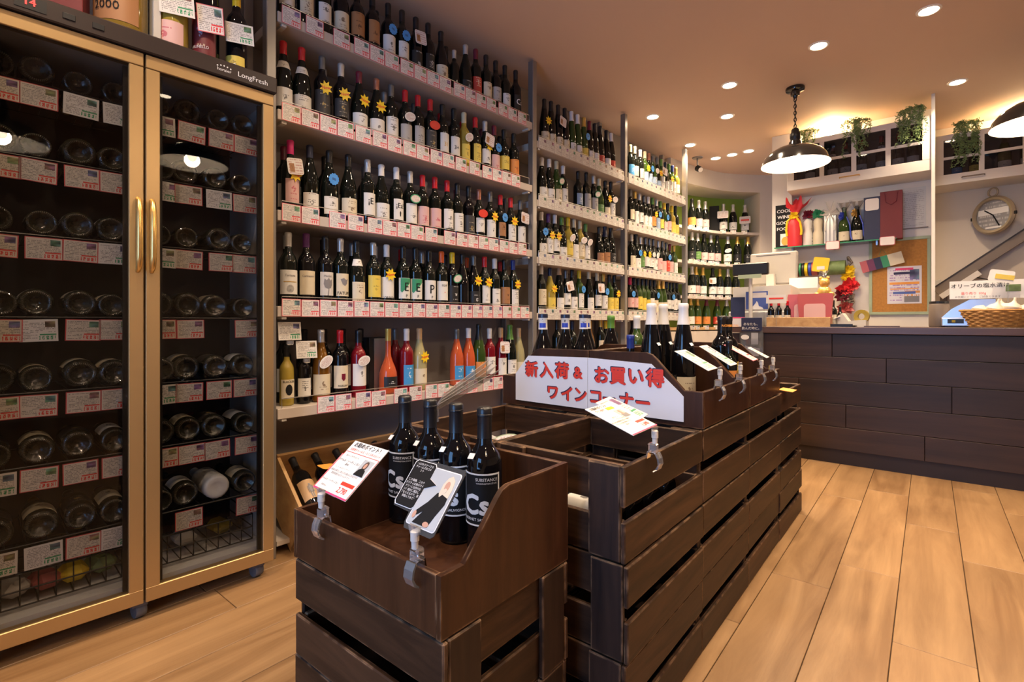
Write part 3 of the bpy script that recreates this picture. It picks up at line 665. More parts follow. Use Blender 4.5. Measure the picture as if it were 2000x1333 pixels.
B1 = [
 [(558, 'B', 'gdark', 'black', 'white'), (596, 'B', 'gblack', 'black', 'cream'), (631, 'B', 'gdark', 'black', 'white', 'r'), (666, 'B', 'gblack', 'black', 'cream'), (697, 'B', 'gblack', 'black', 'tan'), (727, 'B', 'gblack', 'black', 'tan'),
  (758, 'B', 'gblack', 'black', 'white', 'disc'), (785, 'B', 'gdark', 'black', 'white', 'disc'), (812, 'B', 'gblack', 'black', 'black', 'hang'), (836, 'B', 'gblack', 'black', 'black'), (861, 'G', 'gblack', 'black', 'cream'), (887, 'S', 'gdark', 'silver', None),
  (909, 'G', 'gdark', 'silver', 'black'), (929, 'B', 'gdark', 'wine', 'red'), (949, 'B', 'gdark', 'black', 'cream'), (968, 'B', 'gblack', 'black', 'grey'), (986, 'B', 'gdark', 'black', 'white'), (1007, 'B', 'gblack', 'black', 'black', 'Cs')],
 [(553, 'G', 'gdark', 'red', 'white', 'neck'), (589, 'G', 'gdark', 'red', 'white', 'neck'), (629, 'B', 'gblack', 'grey', 'dark', 'star'), (666, 'B', 'gblack', 'silver', 'dark', 'star'), (701, 'G', 'gdark', 'wine', 'white', 'star'), (735, 'G', 'gdark', 'copper', 'white', 'star'),
  (764, 'B', 'gdark', 'grey', 'white'), (791, 'B', 'gdark', 'red', 'grey', 'oval'), (816, 'B', 'gdark', 'red', 'grey'), (840, 'B', 'gdark', 'red', 'dark', 'ovalr'), (864, 'B', 'gdark', 'black', 'white', '31'), (886, 'B', 'gdark', 'black', 'white', '3+'),
  (906, 'B', 'gyell', 'pale', 'yellow', 'oval'), (928, 'B', 'gdark', 'red', 'yellow'), (947, 'B', 'gdark', 'silver', 'white', 'hang', 'star'), (965, 'B', 'gdark', 'wine', 'pink', 'disc'), (984, 'B', 'gdark', 'black', 'yellow'), (1003, 'B', 'gdark', 'black', 'orange'), (1023, 'B', 'gdark', 'gold', 'orange')],
 [(567, 'B', 'gdark', 'magenta', 'pink', 'hang', 'star'), (605, 'G', 'gdark', 'navy', 'white'), (643, 'G', 'gdark', 'black', 'white', 'disc'), (680, 'G', 'gdark', 'black', 'cream'), (718, 'B', 'gdark', 'silver', 'white', '¡E'), (744, 'G', 'gdark', 'white', 'white'),
  (774, 'B', 'gdark', 'white', 'white', '¡Ea!'), (801, 'B', 'gdark', 'silver', 'white', 'ovalg'), (825, 'B', 'gdark', 'red', 'pink'), (849, 'B', 'gdark', 'red', 'pink'), (873, 'B', 'gdark', 'red', 'white'), (893, 'B', 'gdark', 'black', 'white'), (915, 'B', 'gblack', 'black', 'dark'),
  (935, 'B', 'gdark', 'copper', 'white', 'ovalr'), (957, 'B', 'gdark', 'grey', 'white', 'star'), (977, 'B', 'gdark', 'red', 'tan', 'disc'), (997, 'B', 'gdark', 'red', 'white', 'star'), (1017, 'B', 'gdark', 'grey', 'white', 'hang')],
 [(563, 'B', 'gdark', 'silver', 'white', 'Fortuna'), (598, 'B', 'gblack', 'purple', 'cream', 'Carmenère'), (635, 'B', 'gblack', 'black', 'grey', 'tulip'), (665, 'B', 'gdark', 'silver', 'cream', 'FATUM'), (696, 'G', 'gdark', 'black', 'cream', 'neck'), (729, 'B', 'gdark', 'silver', 'yellow'),
  (755, 'B', 'gdark', 'white', 'white', 'star', 'LORINON'), (787, 'B', 'gdark', 'black', 'leaf', 'E'), (811, 'B', 'gdark', 'black', 'leaf', 'E'), (838, 'B', 'gdark', 'black', 'white', 'P'), (862, 'B', 'gdark', 'orange', 'white', 'EQUIS'), (883, 'B', 'gblack', 'yellow', 'black', 'ovalg'),
  (903, 'G', 'gblack', 'black', None), (925, 'G', 'gblack', 'grey', 'black', 'star'), (946, 'B', 'gdark', 'red', 'white', 'star'), (966, 'B', 'gdark', 'white', 'white'), (985, 'B', 'gdark', 'black', 'tan'), (1002, 'B', 'gdark', 'blue', 'white', 'star'), (1020, 'B', 'gdark', 'red', 'white')],
 [(560, 'S', 'gyell', 'black', 'cream', 'BLACK'), (593, 'S', 'gblack', 'black', 'white'), (627, 'G', 'gamber', 'silver', 'cream', 'oval'), (664, 'B', 'gblack', 'red', 'cream', 'crest'), (700, 'B', 'gred', 'black', 'white', 'oval'), (758, 'D', 'grose', 'gold', 'black'),
  (772, 'B', 'gred', 'grey', None, 'back'), (794, 'B', 'gred', 'white', 'blue'), (819, 'G', 'gclear', 'cork', 'cream', 'star'), (892, 'G', 'grose', 'grey', 'blue'), (915, 'G', 'grose', 'white', 'blue'), (935, 'C', 'ggreen', 'black', 'orange'), (956, 'B', 'gred', 'white', 'white'),
  (978, 'B', 'gred', 'cork', 'white', 'hang'), (996, 'C', 'gdark', 'green', 'white'), (1013, 'G', 'gclear', 'cork', 'cream')],
]
BIGTXT = {'Cs': [('Cs', .105, .046, 'whitep')], '31': [('31', .09, .03, 'c_gold')], '3+': [('3+', .09, .03, 'inkm')], '¡E': [('¡E', .11, .04, 'inkm')], '¡Ea!': [('¡Ea!', .115, .034, 'inkm')], 'Fortuna': [('Fortuna', .125, .014, 'inkgrey')], 'Carmenère': [('Carmenère', .125, .013, 'inkgrey')],
          'FATUM': [('FATUM', .062, .020, 'inkm')], 'LORINON': [('LORINON', .052, .015, 'inkm')], 'E': [('E', .103, .058, 'inkm'), ('P', .062, .02, 'inkm')], 'P': [('P', .100, .062, 'inkm'), ('P', .062, .02, 'inkm')], 'EQUIS': [('EQUIS', .125, .014, 'inkm')], 'BLACK': [('BLACKEN', .096, .013, 'inkm')], 'tulip': [('Merlot', .13, .014, 'inkgrey')], 'crest': [('MARSANT', .06, .012, 'inkm')]}
SHELFW = ['top shelf', 'second shelf down', 'third shelf down', 'fourth shelf down', 'lowest shelf']
def bent_shape(poly, mat, parent, rad, name='emblem_print'):
    me = refine(MB().add([(x, z, 0) for x, z in poly], [tuple(range(len(poly)))]).mesh(name), .007)
    for v in me.vertices: x, z = v.co.x, v.co.y; v.co = (rad * math.cos(x / rad), rad * math.sin(x / rad), z)
    return O(name, me, M[mat], parent)
def emblem(o, key, rad):
    if key == 'tulip':
        bent_shape([(-.002, .05), (.003, .05), (.006, .078), (.003, .08)], 'inkgrey', o, rad); bent_shape([(-.020, .098), (-.014, .084), (0, .078), (.015, .082), (.022, .096), (.020, .118), (.012, .112), (.004, .124), (-.006, .113), (-.016, .120)], 'inkgrey', o, rad)
    elif key == 'E': bent_shape([(-.034, .085), (-.026, .078), (-.014, .090), (-.004, .088), (0, .105), (.020, .120), (.034, .132), (.034, .146), (-.034, .146)], 'greenp', o, rad)
    elif key == 'Fortuna': bent_shape([(-.030, .098), (.030, .098), (.030, .101), (-.030, .101)], 'c_gold', o, rad); bent_shape([(.016 * math.cos(a * .6283), .072 + .016 * math.sin(a * .6283)) for a in range(10)], 'l_grey', o, rad)
    elif key == 'FATUM': bent_shape([(-.006, .10), (.006, .094), (.018, .104), (.024, .124), (.012, .120), (.0, .128), (-.016, .122)], 'inkgrey', o, rad)
    elif key == '¡Ea!': bent_shape([(-.002, .066), (.003, .066), (.005, .084), (0, .092), (-.004, .084)], 'inkm', o, rad)
    elif key == 'EQUIS': bent_shape([(-.003, .090), (0, .086), (.003, .090), (0, .094)], 'red', o, rad)
    elif key == 'crest': bent_shape([(-.010, .090), (0, .080), (.010, .090), (.010, .112), (-.010, .112)], 'c_wine', o, rad)
    elif key == 'BLACK': bent_shape([(.016 * math.cos(a * .5236), .064 + .022 * math.sin(a * .5236)) for a in range(12)], 'inkm', o, rad)
def put_row(bay, row, items, nfront=-.075):
    b = BAYS[bay]; z = b['z'][row] + TH; last = -1
    for i, it in enumerate(items):
        px, sp, gl, cap, lab = it[:5]; ex = list(it[5:]); tx = None; key = None; nk = None; n_ = nfront
        for e in list(ex):
            if e in BIGTXT: tx = BIGTXT[e]; key = e; ex.remove(e)
            elif e == 'neck': nk = 'white'; ex.remove(e)
            elif e == 'back': n_ = nfront - .10; ex.remove(e)
            elif e == 'r': ex.remove(e)
        s = s_at(px, n_); r = max(q for q, _ in PROF[sp]) * KX
        s = min(max(s, b['a'] + r + .002), b['b'] - r - .002)
        if last > 0 and n_ == nfront: s = max(s, last + r + .0015)
        if s > b['b'] - r - .001: continue
        if n_ == nfront: last = s + r
        lz = {'B': [(.045, .140), (.052, .150), (.030, .128), (.062, .140)], 'G': [(.030, .105), (.024, .098), (.03, .115)]}.get(sp, [LABZ[sp]])
        lz = (.050, .147) if tx and sp == 'B' else lz[0] if tx else lz[rb.randrange(len(lz))]
        if row == 0 and lab == 'tan': lz = (.07, .17)
        kz = rb.uniform(.965, 1.02) if bay else rb.uniform(.985, 1.01)
        sc = (KX, KX, (1.06 if sp == 'F' else KZ) * kz)
        lp = ('p' + lab) if tx and lab and 'l_p' + lab in M else lab
        what = f"{cap} capped {GN[gl]} bottle" + (f", {lab} label" if lab else '')
        o = bottle(sh(s, n_, z), SROT + rb.uniform(-.12, .12) - .10, sp, gl, cap, lp, lz, tx, ex, sc, neck=nk, n=20 if bay == 0 else 16, half=rb.choice((.95, 1.15, 1.3)),
               label=f"{what}, {ORD[i]} from fridge end, {SHELFW[row]}, {b['name']}", group='bottles standing on the wall shelves')
        if key: emblem(o, key, max(q for q, _ in PROF[sp]) + .0013)
for r_, items in enumerate(B1): put_row(0, r_, items)
def back_row(bay, row, spots, nb=-.185):
    b = BAYS[bay]; z = b['z'][row] + TH
    for i, (s, sp, cap) in enumerate(spots):
        bottle(sh(s, nb, z), SROT, sp, 'gdark', cap, rb.choice(['white', 'cream', 'grey']), None, None, (), (KX, KX, KZ), n=16,
               label=f"{cap} capped dark bottle, {ORD[i]} in back row, {SHELFW[row]}, {b['name']}", group='bottles standing on the wall shelves')
for row in range(5):
    caps = [['black', 'cork', 'black', 'wine', 'black', 'silver', 'black'], ['grey', 'silver', 'wine', 'silver', 'grey', 'red', 'red', 'wine', 'black'], ['wine', 'black', 'grey', 'silver', 'silver', 'wine', 'red', 'black'], ['silver', 'black', 'silver', 'white', 'red', 'silver', 'black', 'orange', 'grey', 'red'], ['black', 'black', 'black', 'black', 'black']][row]
    if row == 4: spots = [(.10 + .10 * i, 'B', c) for i, c in enumerate(caps)]
    else: spots = [(.12 + i * 1.42 / (len(caps) - 1) + rb.uniform(-.02, .02), 'B', c) for i, c in enumerate(caps)]
    back_row(0, row, spots)

def seq(pxs, spec): return [(px,) + tuple(spec[i % len(spec)]) for i, px in enumerate(pxs)]
B2 = [
 seq([1063, 1076, 1090, 1103, 1116, 1128, 1140, 1151, 1161, 1172, 1184, 1193, 1202, 1211], [('F', 'gblack', 'black', 'cream', 'star'), ('F', 'gblack', 'black', 'cream'), ('F', 'gblack', 'black', 'cream', 'hang'), ('F', 'gblack', 'black', 'cream'), ('F', 'ggreen', 'white', 'white'), ('F', 'ggreen', 'white', 'white'), ('F', 'ggreen', 'gold', 'yellow', 'disc'), ('F', 'gdark', 'wine', 'white'), ('F', 'gdark', 'black', 'white'), ('F', 'gdark', 'black', 'red'), ('F', 'gdark', 'black', 'white'), ('F', 'gdark', 'white', 'red'), ('F', 'gdark', 'black', 'red'), ('F', 'ggreen', 'gold', 'orange')]),
 seq([1058, 1068, 1082, 1096, 1129, 1145, 1159, 1169, 1182, 1193, 1202], [('G', 'gdark', 'white', 'white'), ('G', 'gdark', 'white', 'white'), ('G', 'ggreen', 'pale', 'cream', 'ovalg'), ('B', 'gdark', 'white', 'white'), ('B', 'gdark', 'black', 'steel'), ('B', 'gdark', 'black', 'grey'), ('B', 'gdark', 'silver', 'grey', 'ovalg'), ('G', 'ggreen', 'pale', 'green'), ('G', 'gdark', 'black', 'cream', 'star'), ('B', 'gdark', 'black', 'white', 'oval'), ('B', 'ggreen', 'cork', 'cream', 'disc')]),
 seq([1057, 1067, 1080, 1095, 1108, 1120, 1130, 1143, 1170, 1181, 1190, 1200], [('G', 'gdark', 'white', 'white', 'disc'), ('B', 'gdark', 'purple', 'white', 'star'), ('B', 'gdark', 'white', 'white', 'star'), ('G', 'gdark', 'green', 'white'), ('B', 'gyell', 'yellow', 'yellow', 'oval'), ('B', 'gdark', 'pale', 'white'), ('B', 'gyell', 'pale', 'cream', 'oval'), ('B', 'gdark', 'green', 'white', 'oval'), ('G', 'gdark', 'black', 'tan'), ('C', 'gdark', 'navy', 'tan'), ('C', 'gdark', 'black', 'black'), ('C', 'gdark', 'navy', 'tan')]),
 seq([1057, 1074, 1092, 1105, 1117, 1131, 1150, 1166, 1178, 1190, 1202], [('B', 'gdark', 'white', 'cream'), ('G', 'gyell', 'navy', 'yellow', 'star'), ('F', 'gdark', 'cork', 'white'), ('B', 'gdark', 'grey', 'white', 'hang'), ('G', 'gdark', 'black', 'white'), ('B', 'ggreen', 'yellow', 'white', 'disc'), ('G', 'gdark', 'pale', 'white'), ('B', 'gdark', 'pale', 'white', 'hang'), ('B', 'gdark', 'gold', 'white', 'disc'), ('B', 'ggreen', 'black', 'yellow'), ('B', 'gdark', 'black', 'yellow', 'star')]),
 seq([1062, 1088, 1100, 1118, 1140, 1152, 1173, 1183, 1198, 1208], [('B', 'gdark', 'red', 'white'), ('B', 'gdark', 'black', 'black'), ('B', 'gdark', 'white', 'white'), ('B', 'gdark', 'navy', 'grey'), ('B', 'gdark', 'black', 'cream'), ('G', 'gamber', 'gold', 'dark'), ('B', 'gdark', 'gold', 'cream'), ('B', 'gdark', 'yellow', 'cream')]),
]
B3 = [
 seq([1231, 1239, 1250, 1259, 1267, 1275, 1282, 1291, 1299, 1306, 1312, 1320, 1326], [('B', 'gdark', 'pale', 'blue'), ('B', 'gdark', 'pale', 'cream'), ('B', 'gdark', 'white', 'grey'), ('B', 'ggreen', 'pale', 'steel', 'star'), ('B', 'gdark', 'copper', 'steel', 'disc'), ('G', 'ggreen', 'grey', 'steel', 'oval'), ('G', 'gdark', 'grey', 'steel', 'star'), ('B', 'ggreen', 'green', 'white', 'hang'), ('B', 'gdark', 'navy', 'white'), ('B', 'ggreen', 'green', 'white', 'star'), ('B', 'ggreen', 'blue', 'white'), ('B', 'gyell', 'gold', 'white'), ('B', 'gyell', 'gold', 'yellow')]),
 seq([1231, 1240, 1249, 1258, 1265, 1274, 1282, 1289, 1297, 1304, 1312, 1319, 1325], [('B', 'gdark', 'grey', 'cream'), ('B', 'gdark', 'gold', 'white'), ('B', 'gdark', 'silver', 'white'), ('B', 'gdark', 'grey', 'white'), ('B', 'gdark', 'white', 'white'), ('B', 'gdark', 'green', 'orange', 'star'), ('B', 'gdark', 'silver', 'steel', 'disc'), ('B', 'gdark', 'green', 'yellow'), ('B', 'ggreen', 'yellow', 'pink', 'disc'), ('B', 'gdark', 'black', 'pink'), ('B', 'gyell', 'yellow', 'yellow'), ('B', 'gdark', 'black', 'yellow'), ('F', 'gyell', 'gold', 'yellow')]),
 seq([1233, 1241, 1251, 1261, 1268, 1276, 1286, 1294, 1301, 1308, 1316, 1322], [('B', 'gdark', 'silver', 'cream'), ('C', 'gdark', 'black', 'white', 'disc'), ('B', 'gdark', 'silver', 'green', 'star'), ('B', 'gdark', 'grey', 'white', 'star'), ('B', 'gdark', 'grey', 'white', 'oval'), ('B', 'gdark', 'grey', 'white', 'oval'), ('B', 'gdark', 'silver', 'pink'), ('B', 'gdark', 'grey', 'pink'), ('B', 'gdark', 'grey', 'red', 'disc'), ('B', 'gdark', 'wine', 'pink'), ('B', 'ggreen', 'gold', 'white'), ('B', 'ggreen', 'yellow', 'white')]),
 seq([1230, 1238, 1246, 1252, 1258, 1264, 1272, 1279, 1287, 1297, 1306, 1312, 1319, 1325], [('B', 'gdark', 'magenta', 'pink', 'disc'), ('B', 'gdark', 'black', 'pink'), ('B', 'ggreen', 'black', 'yellow'), ('B', 'ggreen', 'black', 'yellow'), ('B', 'ggreen', 'black', 'yellow'), ('B', 'gdark', 'black', 'white'), ('B', 'gdark', 'black', 'cream', 'disc'), ('C', 'ggreen', 'gold', 'cream'), ('C', 'ggreen', 'gold', 'cream'), ('B', 'gdark', 'navy', 'white'), ('B', 'gdark', 'black', 'white', 'disc'), ('B', 'gdark', 'black', 'white'), ('B', 'gdark', 'black', 'white')]),
 seq([1235, 1246, 1262, 1272, 1285, 1300], [('G', 'gdark', 'black', 'white', 'oval'), ('G', 'ggreen', 'white', 'white'), ('B', 'gdark', 'white', 'white'), ('B', 'gdark', 'white', 'cream')]),
]
for r_, items in enumerate(B2): put_row(1, r_, items)
for r_, items in enumerate(B3): put_row(2, r_, items)

# price cards along the shelf fronts
card_me = MB().box((0, 0, .0375), (.0014, .082, .075)).mesh('price_card')
rc = random.Random(5)
for bi, b in enumerate(BAYS):
    for row, z in enumerate(b['z']):
        if bi and row == 4: continue
        s = b['a'] + .058; i = 0
        if bi == 0 and row == 4: s = s_at(622, .01) + .04
        while s < b['b'] - .045:
            gap = 0.0 if (row == 3 or bi) else rc.choice((0, 0, .0, .008, .02, .045))
            if i >= len(ORD): break
            o = O('price_card', card_me, M['card_r'] if bi == 0 else M['card_p'], None, sh(s, .003, z + .002 + rc.uniform(-.001, .002)), (0, 0, SROT + rc.uniform(-.02, .02)))
            tag(o, f"{'red' if bi == 0 else 'grey'} bordered price card, {ORD[i]} from fridge end, {SHELFW[row]}, {b['name']}", 'price card', 'price cards on the shelf edges')
            s += .0845 + gap; i += 1

# ------------------------------------------------------------------ other things on the wall shelves
sb = E('gift_box', sh(s_at(722, -.17) + .02, -.17, BAYS[0]['z'][4] + TH), SROT); tag(sb, 'silver and black gift box between bottles on the lowest shelf', 'box')
O('carton', MB().box((0, 0, .145), (.10, .105, .29), b=.002), M['black'], sb); O('window_panel', MB().box((.012, .056, .145), (.085, .006, .28)), M['silverrib'], sb); O('front_panel', MB().box((.0515, .012, .145), (.003, .075, .28)), M['steel'], sb)
def stand_card(px, n, h, label, w=.105, hh=.085, mat='card_g'):
    s = s_at(px, n); t = E('price_card', sh(s, n, h), SROT); tag(t, label, 'price card')
    O('sheet', MB().box((0, 0, hh / 2 + .004), (.0014, w, hh)), M[mat], t, (0, 0, 0), (0, -.12, 0)); O('clip_foot', MB().box((-.004, 0, -.006), (.014, .03, .022), b=.003), M['clipm'], t)
stand_card(567, -.03, .918, 'green priced card clipped over the pale half bottle by the fridge', .10, .08)
stand_card(600, -.03, .835, 'green priced card clipped over the small black bottle by the fridge', .095, .078)

# ------------------------------------------------------------------ the tall glass-door fridge
FR = E('wine_fridge', sh(-.07, .144, 0), SROT); tag(FR, 'tall two-door glass wine fridge with champagne gold frames', 'fridge')
FW, FT, FB = .845, 1.897, .062
body = MB(); D0, D1 = -.04, -.46
body.box(((D0 + D1) / 2, -.009, (FB + FT) / 2), (D0 - D1, .018, FT - FB)); body.box(((D0 + D1) / 2, -FW + .009, (FB + FT) / 2), (D0 - D1, .018, FT - FB))
body.box(((D0 + D1) / 2, -FW / 2, FB + .03), (D0 - D1, FW - .036, .06)); body.box(((D0 + D1) / 2, -FW / 2, FT - .012), (D0 - D1, FW - .036, .024))
body.box((D0 - .012, -.4225, (FB + FT) / 2), (.024, .030, FT - FB - .1))
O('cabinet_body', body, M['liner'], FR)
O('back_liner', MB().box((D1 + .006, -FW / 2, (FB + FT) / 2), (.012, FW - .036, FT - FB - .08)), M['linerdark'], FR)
ribs = MB()
for i in range(24): ribs.box((-.075, -.024, .20 + i * .068), (.030, .012, .012))
O('rack_rail', ribs, M['liner'], FR)
for (y0, y1, hy, wh_) in ((-.003, -.4195, -.4195 + .016, 0), (-.4255, -.842, -.4255 - .016, 1)):
    d = E('door', (0, 0, 0)); d.parent = FR; yc, w = (y0 + y1) / 2, y0 - y1; st = .040; x = -.017
    O('frame_rail', MB().box((x, yc, FT - .022), (.034, w, .044), b=.002), M['gold'], d); O('frame_rail', MB().box((x, yc, FB + .024), (.034, w, .048), b=.002), M['gold'], d)
    O('frame_stile', MB().box((x, y0 - st / 2, (FB + FT) / 2), (.034, st, FT - FB - .092), b=.002), M['gold'], d); O('frame_stile', MB().box((x, y1 + st / 2, (FB + FT) / 2), (.034, st, FT - FB - .092), b=.002), M['gold'], d)
    O('glass_pane', MB().box((-.010, yc, (FB + FT) / 2), (.005, w - 2 * st + .004, FT - FB - .09)), M['fglass'], d)
    O('gasket', MB().box((-.030, y0 - st - .006, (FB + FT) / 2), (.010, .012, FT - FB - .1)).box((-.030, y1 + st + .006, (FB + FT) / 2), (.010, .012, FT - FB - .1)), M['black'], d)
    O('handle', smooth_by(MB().tube([(-.002, hy, 1.17), (.016, hy, 1.182), (.024, hy, 1.22), (.026, hy, 1.29), (.024, hy, 1.36), (.016, hy, 1.398), (-.002, hy, 1.41)], [.007, .009, .010, .0105, .010, .009, .007], 10).mesh('handle')), M['goldhi'], d)
tp = O('top_panel', MB().box((-.224, -FW / 2, FT + .034), (.472, FW + .012, .062), b=.004), M['darkpanel'], FR)
text('LongFresh', M['whitep'], tp, (.0135, -.085, FT + .030), .026, FACE_X, .008)
text('horaier', M['whitep'], tp, (.0135, -.185, FT + .027), .016, FACE_X, .01)
for i in range(5): O('logo_dot', MB().prism(ell(.0026, .0026, 8), .001, axis='x'), M['whitep'], tp, (.012, -.207 + i * .011, FT + .036 + .007 * math.sin(math.pi * (i + .6) / 5.2)))
O('display_window', MB().box((.0125, -.70, FT + .035), (.002, .07, .036)), M['black'], tp); text('14', M['led'], tp, (.0145, -.703, FT + .037), .030, FACE_X, .02)
for y in (-.615, -.545): O('button', MB().box((.013, y, FT + .033), (.004, .030, .018), b=.001), M['black'], tp)
for y in (-.05, -.43, -.80):
    O('caster', smooth_by(MB().lathe([(0, -.016), (.026, -.016), (.028, -.012), (.028, .012), (.026, .016), (0, .016)], 16).mesh('caster'), 40), M['rubber'], FR, (-.05, y, .0285), (R(90), 0, R(10)))
    O('caster_fork', MB().box((-.05, y, .052), (.05, .045, .020), b=.003), M['rubber'], FR)
O('base_grille', MB().box((-.15, -FW / 2, .035), (.012, FW - .04, .05)), M['black'], FR)
ROWS = [1.784, 1.555, 1.319, 1.067, .8365, .612, .376]
rk = random.Random(9)
ord2 = ['top', 'second', 'third', 'fourth', 'fifth', 'sixth', 'seventh']
fcard = MB().box((0, 0, 0), (.0014, .088, .068)).mesh('price_card')
for comp, (ya, yb, cols, nm) in enumerate(((-.045, -.385, (-.085, -.180, -.275, -.362), 'fridge half beside the shelves'), (-.465, -.80, (-.490, -.582, -.676, -.768), 'fridge half away from the shelves'))):
    for ri, z in enumerate(ROWS):
        rack = O('rack', MB().tube([(-.075, ya + .02, z - .052), (-.075, yb - .02, z - .052)], .003, 6).tube([(-.40, ya + .02, z - .052), (-.40, yb - .02, z - .052)], .003, 6), M['blackwire'], FR)
        for j in range(8):
            y = ya + (yb - ya) * j / 7; O('rack_wire', MB().tube([(-.073, y, z - .050), (-.42, y, z - .050)], .002, 5), M['blackwire'], rack)
        for ci, y in enumerate(cols):
            yy = y + rk.uniform(-.008, .008); sp = rk.choice(('B', 'G', 'G', 'C') if ci else ('B', 'G')); rr = max(q for q, _ in PROF[sp]) * 1.03
            if ri == 6 and comp == 0 and ci == 1:
                w_ = O('wrapped_bottle', smooth_by(MB().lathe([(0, .012), (.01, .004), (.02, .008), (.034, 0), (.043, .006), (.045, .02), (.045, .16), (.03, .21), (.018, .24), (.018, .29), (0, .295)], 18).mesh('wrapped_bottle'), 70), M['paper'], None, sh(-.07 + yy, .144 - .085, z - .004), (0, R(-90), SROT)); tag(w_, 'white paper wrapped bottle lying on the lowest fridge rack', 'wine bottle'); continue
            o = O('wine_bottle', bmesh_glass(sp, 20), M['gpunt'], None, sh(-.07 + yy, .144 - .080 - rk.uniform(0, .02), z - .048 + rr), (0, R(-90), SROT), 1.03)
            tag(o, f"dark bottle base, {ORD[ci]} along the {ord2[ri]} rack, {nm}", 'wine bottle', 'bottles lying in the fridge')
            O('base_ring', base_ring, M['gring'], o)
            O('capsule', bmesh_cap(sp), M['c_' + rk.choice(('black', 'wine', 'gold'))], o); O('paper_label', bmesh_label(sp, *LABZ[sp]), M['l_' + rk.choice(('white', 'cream', 'dark'))], o)
            if not (ri == 3 and comp == 0 and ci in (1,)) and not (comp == 0 and ci == 3 and ri == 6):
                c = O('price_card', fcard, M['card_f' if rk.random() < .8 else 'card_g'], None, sh(-.07 + yy + .004, .144 - .066, z - .092), (rk.uniform(-.03, .03), 0, SROT))
                tag(c, f"price card, {ORD[ci]} along under the {ord2[ri]} rack, {nm}", 'price card', 'price cards in the fridge')
for comp, (ya, yb) in enumerate(((-.05, -.38), (-.47, -.80))):
    bk = E('wire_basket', sh(-.07 + (ya + yb) / 2, .144 - .24, FB + .063), SROT); tag(bk, ('dark wire basket in the fridge bottom, shelf side', 'dark wire basket in the fridge bottom with colourful packets')[comp], 'basket')
    w2 = (ya - yb) / 2; g = MB()
    for z in (.012, .06, .11): g.tube([(.15, -w2, z), (.15, w2, z), (-.15, w2, z), (-.15, -w2, z)], .0028, 5, closed=True)
    O('rim_wires', g, M['blackwire'], bk); g = MB()
    for i in range(9): y = -w2 + 2 * w2 * i / 8; g.tube([(.15, y, .11), (.152, y, .012), (-.15, y, .012), (-.15, y, .11)], .002, 5)
    O('cross_wires', g, M['blackwire'], bk)
    for i, (c, y, x) in enumerate(((('white', -.04, .02), ('gyell', .09, 0)), (('star', .05, .06), ('pinkpouch', -.02, .06), ('leaf', .12, .05), ('white', -.1, .06)))[comp]):
        p = O('food_packet', smooth_by(MB().box((0, 0, .03), (.10, .075, .05), b=.02).mesh('food_packet'), 60), M[c], None, sh(-.07 + (ya + yb) / 2 + y, .144 - .24 + x, FB + .078), (0, 0, SROT + .2 * i)); tag(p, f"{('white', 'pale yellow')[i] if comp == 0 else ('yellow', 'pink', 'green', 'white')[i]} packet in the {'shelf side' if comp == 0 else 'outer'} fridge basket", 'packet')

# things standing on the fridge
def jumbo(px, n, rad, hgt_, glass, lab, lz, label, texts=(), cap='gold', sp='C'):
    P = PROF[sp]; k = rad / max(r for r, _ in P); s = s_at(px, n)
    o = O('large_bottle', bmesh_glass(sp, 28), M[glass], None, sh(s, n, FT + .066), (0, 0, SROT - .75), (k, k, hgt_ / P[-1][1])); tag(o, label, 'wine bottle')
    O('paper_label', bmesh_label(sp, lz[0], lz[1], 1.25), M['l_' + lab], o); O('capsule', bmesh_cap(sp), M['c_' + cap], o)
    for (t_, z, sz, ink) in texts: bent_text(t_, M[ink], o, max(r for r, _ in P) + .0015, z, sz)
jumbo(237, .045, .074, .52, 'ggold', 'tan', (.018, .12), 'very large gold labelled bottle lettered 2000 on the fridge', [('2000', .046, .024, 'inkm')])
jumbo(336, .060, .050, .44, 'gyell', 'pink', (.0, .07), 'large pale bottle with plain peach label on the fridge')
jumbo(402, .060, .044, .40, 'gblack', 'wine', (.008, .13), 'dark bottle with wine red crest label on the fridge', [('BRUNELLO', .035, .011, 'whitep')], 'wine', 'B')
jumbo(462, .062, .037, .325, 'gblack', 'yellow', (.0, .055), 'dark bottle with yellow capsule and yellow label on the fridge', [('257', .018, .020, 'whitep')], 'yellow', 'B')
rbx = E('red_gift_box', sh(s_at(118, .02), .02, FT + .066), SROT - .3); tag(rbx, 'crimson gift box standing at the front of the fridge top', 'box')
O('carton', MB().box((0, 0, .19), (.10, .13, .38), b=.002), M['burg'], rbx); O('lid_band', MB().box((0, 0, .30), (.103, .133, .02)), M['goldgift'], rbx)
nb_ = O('narrow_carton', MB().box((0, 0, .17), (.10, .022, .34), b=.001), M['white'], None, sh(s_at(303, .07), .05, FT + .066), (0, 0, SROT)); tag(nb_, 'narrow white carton between two big bottles on the fridge', 'box')
for px, py, m, w, h, lb in ((345, 4, 'card_g', .105, .09, 'green priced card over the peach label bottle'), (411, 38, 'card_r', .085, .10, 'red priced card on the wine red label bottle'), (468, 66, 'card_g', .095, .075, 'green priced card on the yellow label bottle')):
    n = .118; s = s_at(px, n); q = sh(s, n, 0); zz = -SA * q.x + CA * q.y
    c = O('price_card', MB().box((0, 0, 0), (.0014, w, h)), M[m], None, (q.x, q.y, hgt(py, zz)), (.06, 0, SROT - .25)); tag(c, lb, 'price card')

